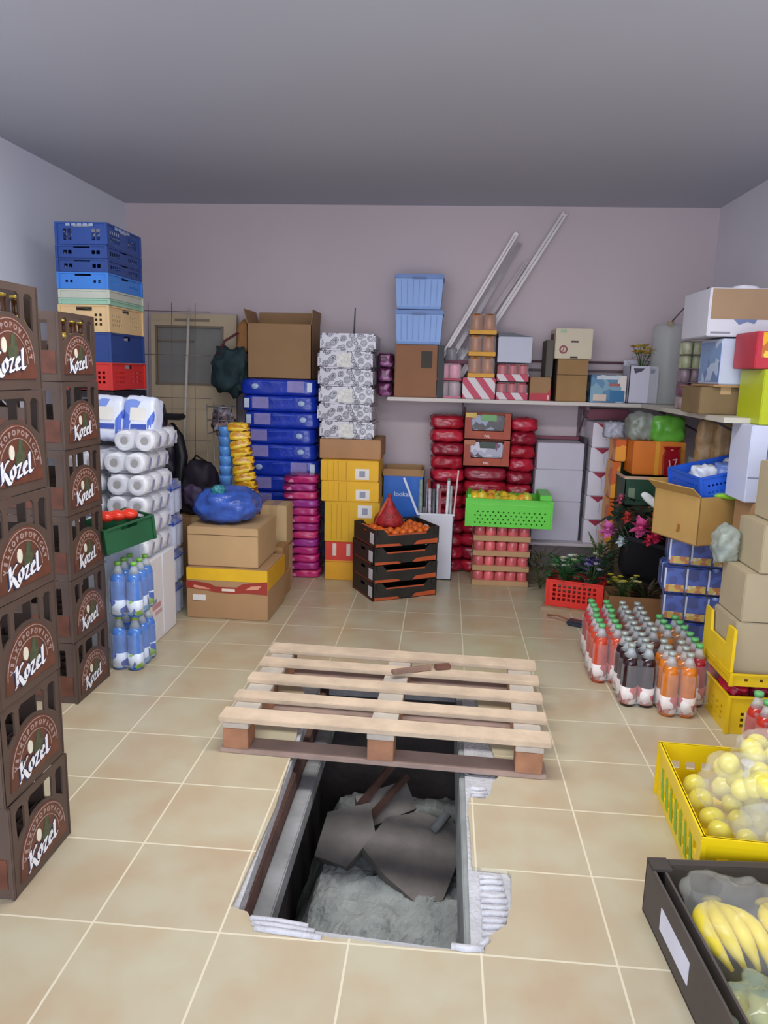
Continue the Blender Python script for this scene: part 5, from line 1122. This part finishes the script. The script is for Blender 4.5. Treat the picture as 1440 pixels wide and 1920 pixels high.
for i in range(26):
    x = random.uniform(-.40, .10); y = random.uniform(2.0, 2.7); r = random.uniform(.006, .018)
    o = MB().ball((0, 0, 0), r, 1, (1.3, 1, .7), .4, i).obj('pebble', mat(['#6a6866', '#8c8e8c', '#4f4a48'][i % 3], .9), None, (x, y, -.555+.05*noise.fractal(Vector((x*5, y*5, 3)), 1, 2, 4)+.004)); tag(o, 'small crumb of rubble on the dust in the pit', 'pebble', 'crumbs of rubble in the pit')
# beams along the pit rim
tt = MB(); tt.box(-.498, -.440, 1.70, 3.33, -.20, -.13, .004); tag(tt.obj('pit_beam', mat('#8e8f90', .85, 0, .35, 5, 1, .5, 30)), 'grey mortar-smeared beam along the left inside of the pit', 'beam')
tt = MB(); tt.box(-.533, -.499, 1.69, 3.33, -.22, -.06, .004); tag(tt.obj('brown_board', SOIL), 'reddish brown board behind the grey beam at the left of the pit', 'board')
tt = MB(); tt.box(.105, .145, 1.67, 3.33, -.30, -.02, .004); tag(tt.obj('pit_edge_panel', mat('#8b8f8d', .9, 0, .2, 8, 1, .6, 30)), 'grey concrete edge along the right inside of the pit', 'beam')
# mortar ridges where tiles were lifted
def mortar(label, pts, z0=-.012, n=7):
    mb = MB()
    xs = [p[0] for p in pts]; ys = [p[1] for p in pts]; a, b, c, d = min(xs), max(xs), min(ys), max(ys)
    for k in range(n):
        y = c+(d-c)*(k+.5)/n; mb.tube([(a+.004*random.random(), y, z0), ((a+b)/2, y+.008*random.uniform(-1, 1), z0), (b-.02*abs(k-n/2)/n, y+.004, z0)], (d-c)/n*.42, 6)
    return tag(mb.obj('mortar_patch', mat('#c6c6cc', .9, 0, .12, 14, 1, .6, 60)), label, 'mortar')
mortar('ridged light grey mortar patch at the right rim of the pit', [(.15, 1.71), (.225, 1.96)], -.014, 10)
mortar('small light mortar lump at the upper right rim of the pit', [(.14, 2.35), (.20, 2.43)], -.014, 3)
o = MB(); 
for k in range(3): o.tube([(-.455+.01*k, 1.695-.017*k, .001), (-.38, 1.690-.017*k, .003), (-.30+.02*k, 1.682-.017*k, .001)], .0085, 6)
tag(o.obj('mortar_patch', mat('#c6c6cc', .9, 0, .12, 14, 1, .6, 60)), 'pale mortar smear on the near left corner of the pit', 'mortar')
o = MB(); o.tube([(.07, 1.655, .001), (.11, 1.65, .003), (.15, 1.655, .001)], .010, 6).tube([(.14, 1.66, .001), (.165, 1.69, .002)], .008, 6); tag(o.obj('mortar_patch', mat('#c6c6cc', .9, 0, .12, 14, 1, .6, 60)), 'small pale mortar smear on the near right corner of the pit', 'mortar')
# shiny plastic hanging on the left wall at the frame edge
t = thing('hanging_plastic', 'shiny clear plastic hanging on the left wall above the foreground beer crates', 'plastic', (-1.36, 1.98, 1.62)); MB().pillow((0, 0, .10), (.12, .16, .20), 77, .03, 10, 2.5, fr=20).obj('film', mat('#e9eefc', .1, 0, .05, 8, .3, .9, 22), t)
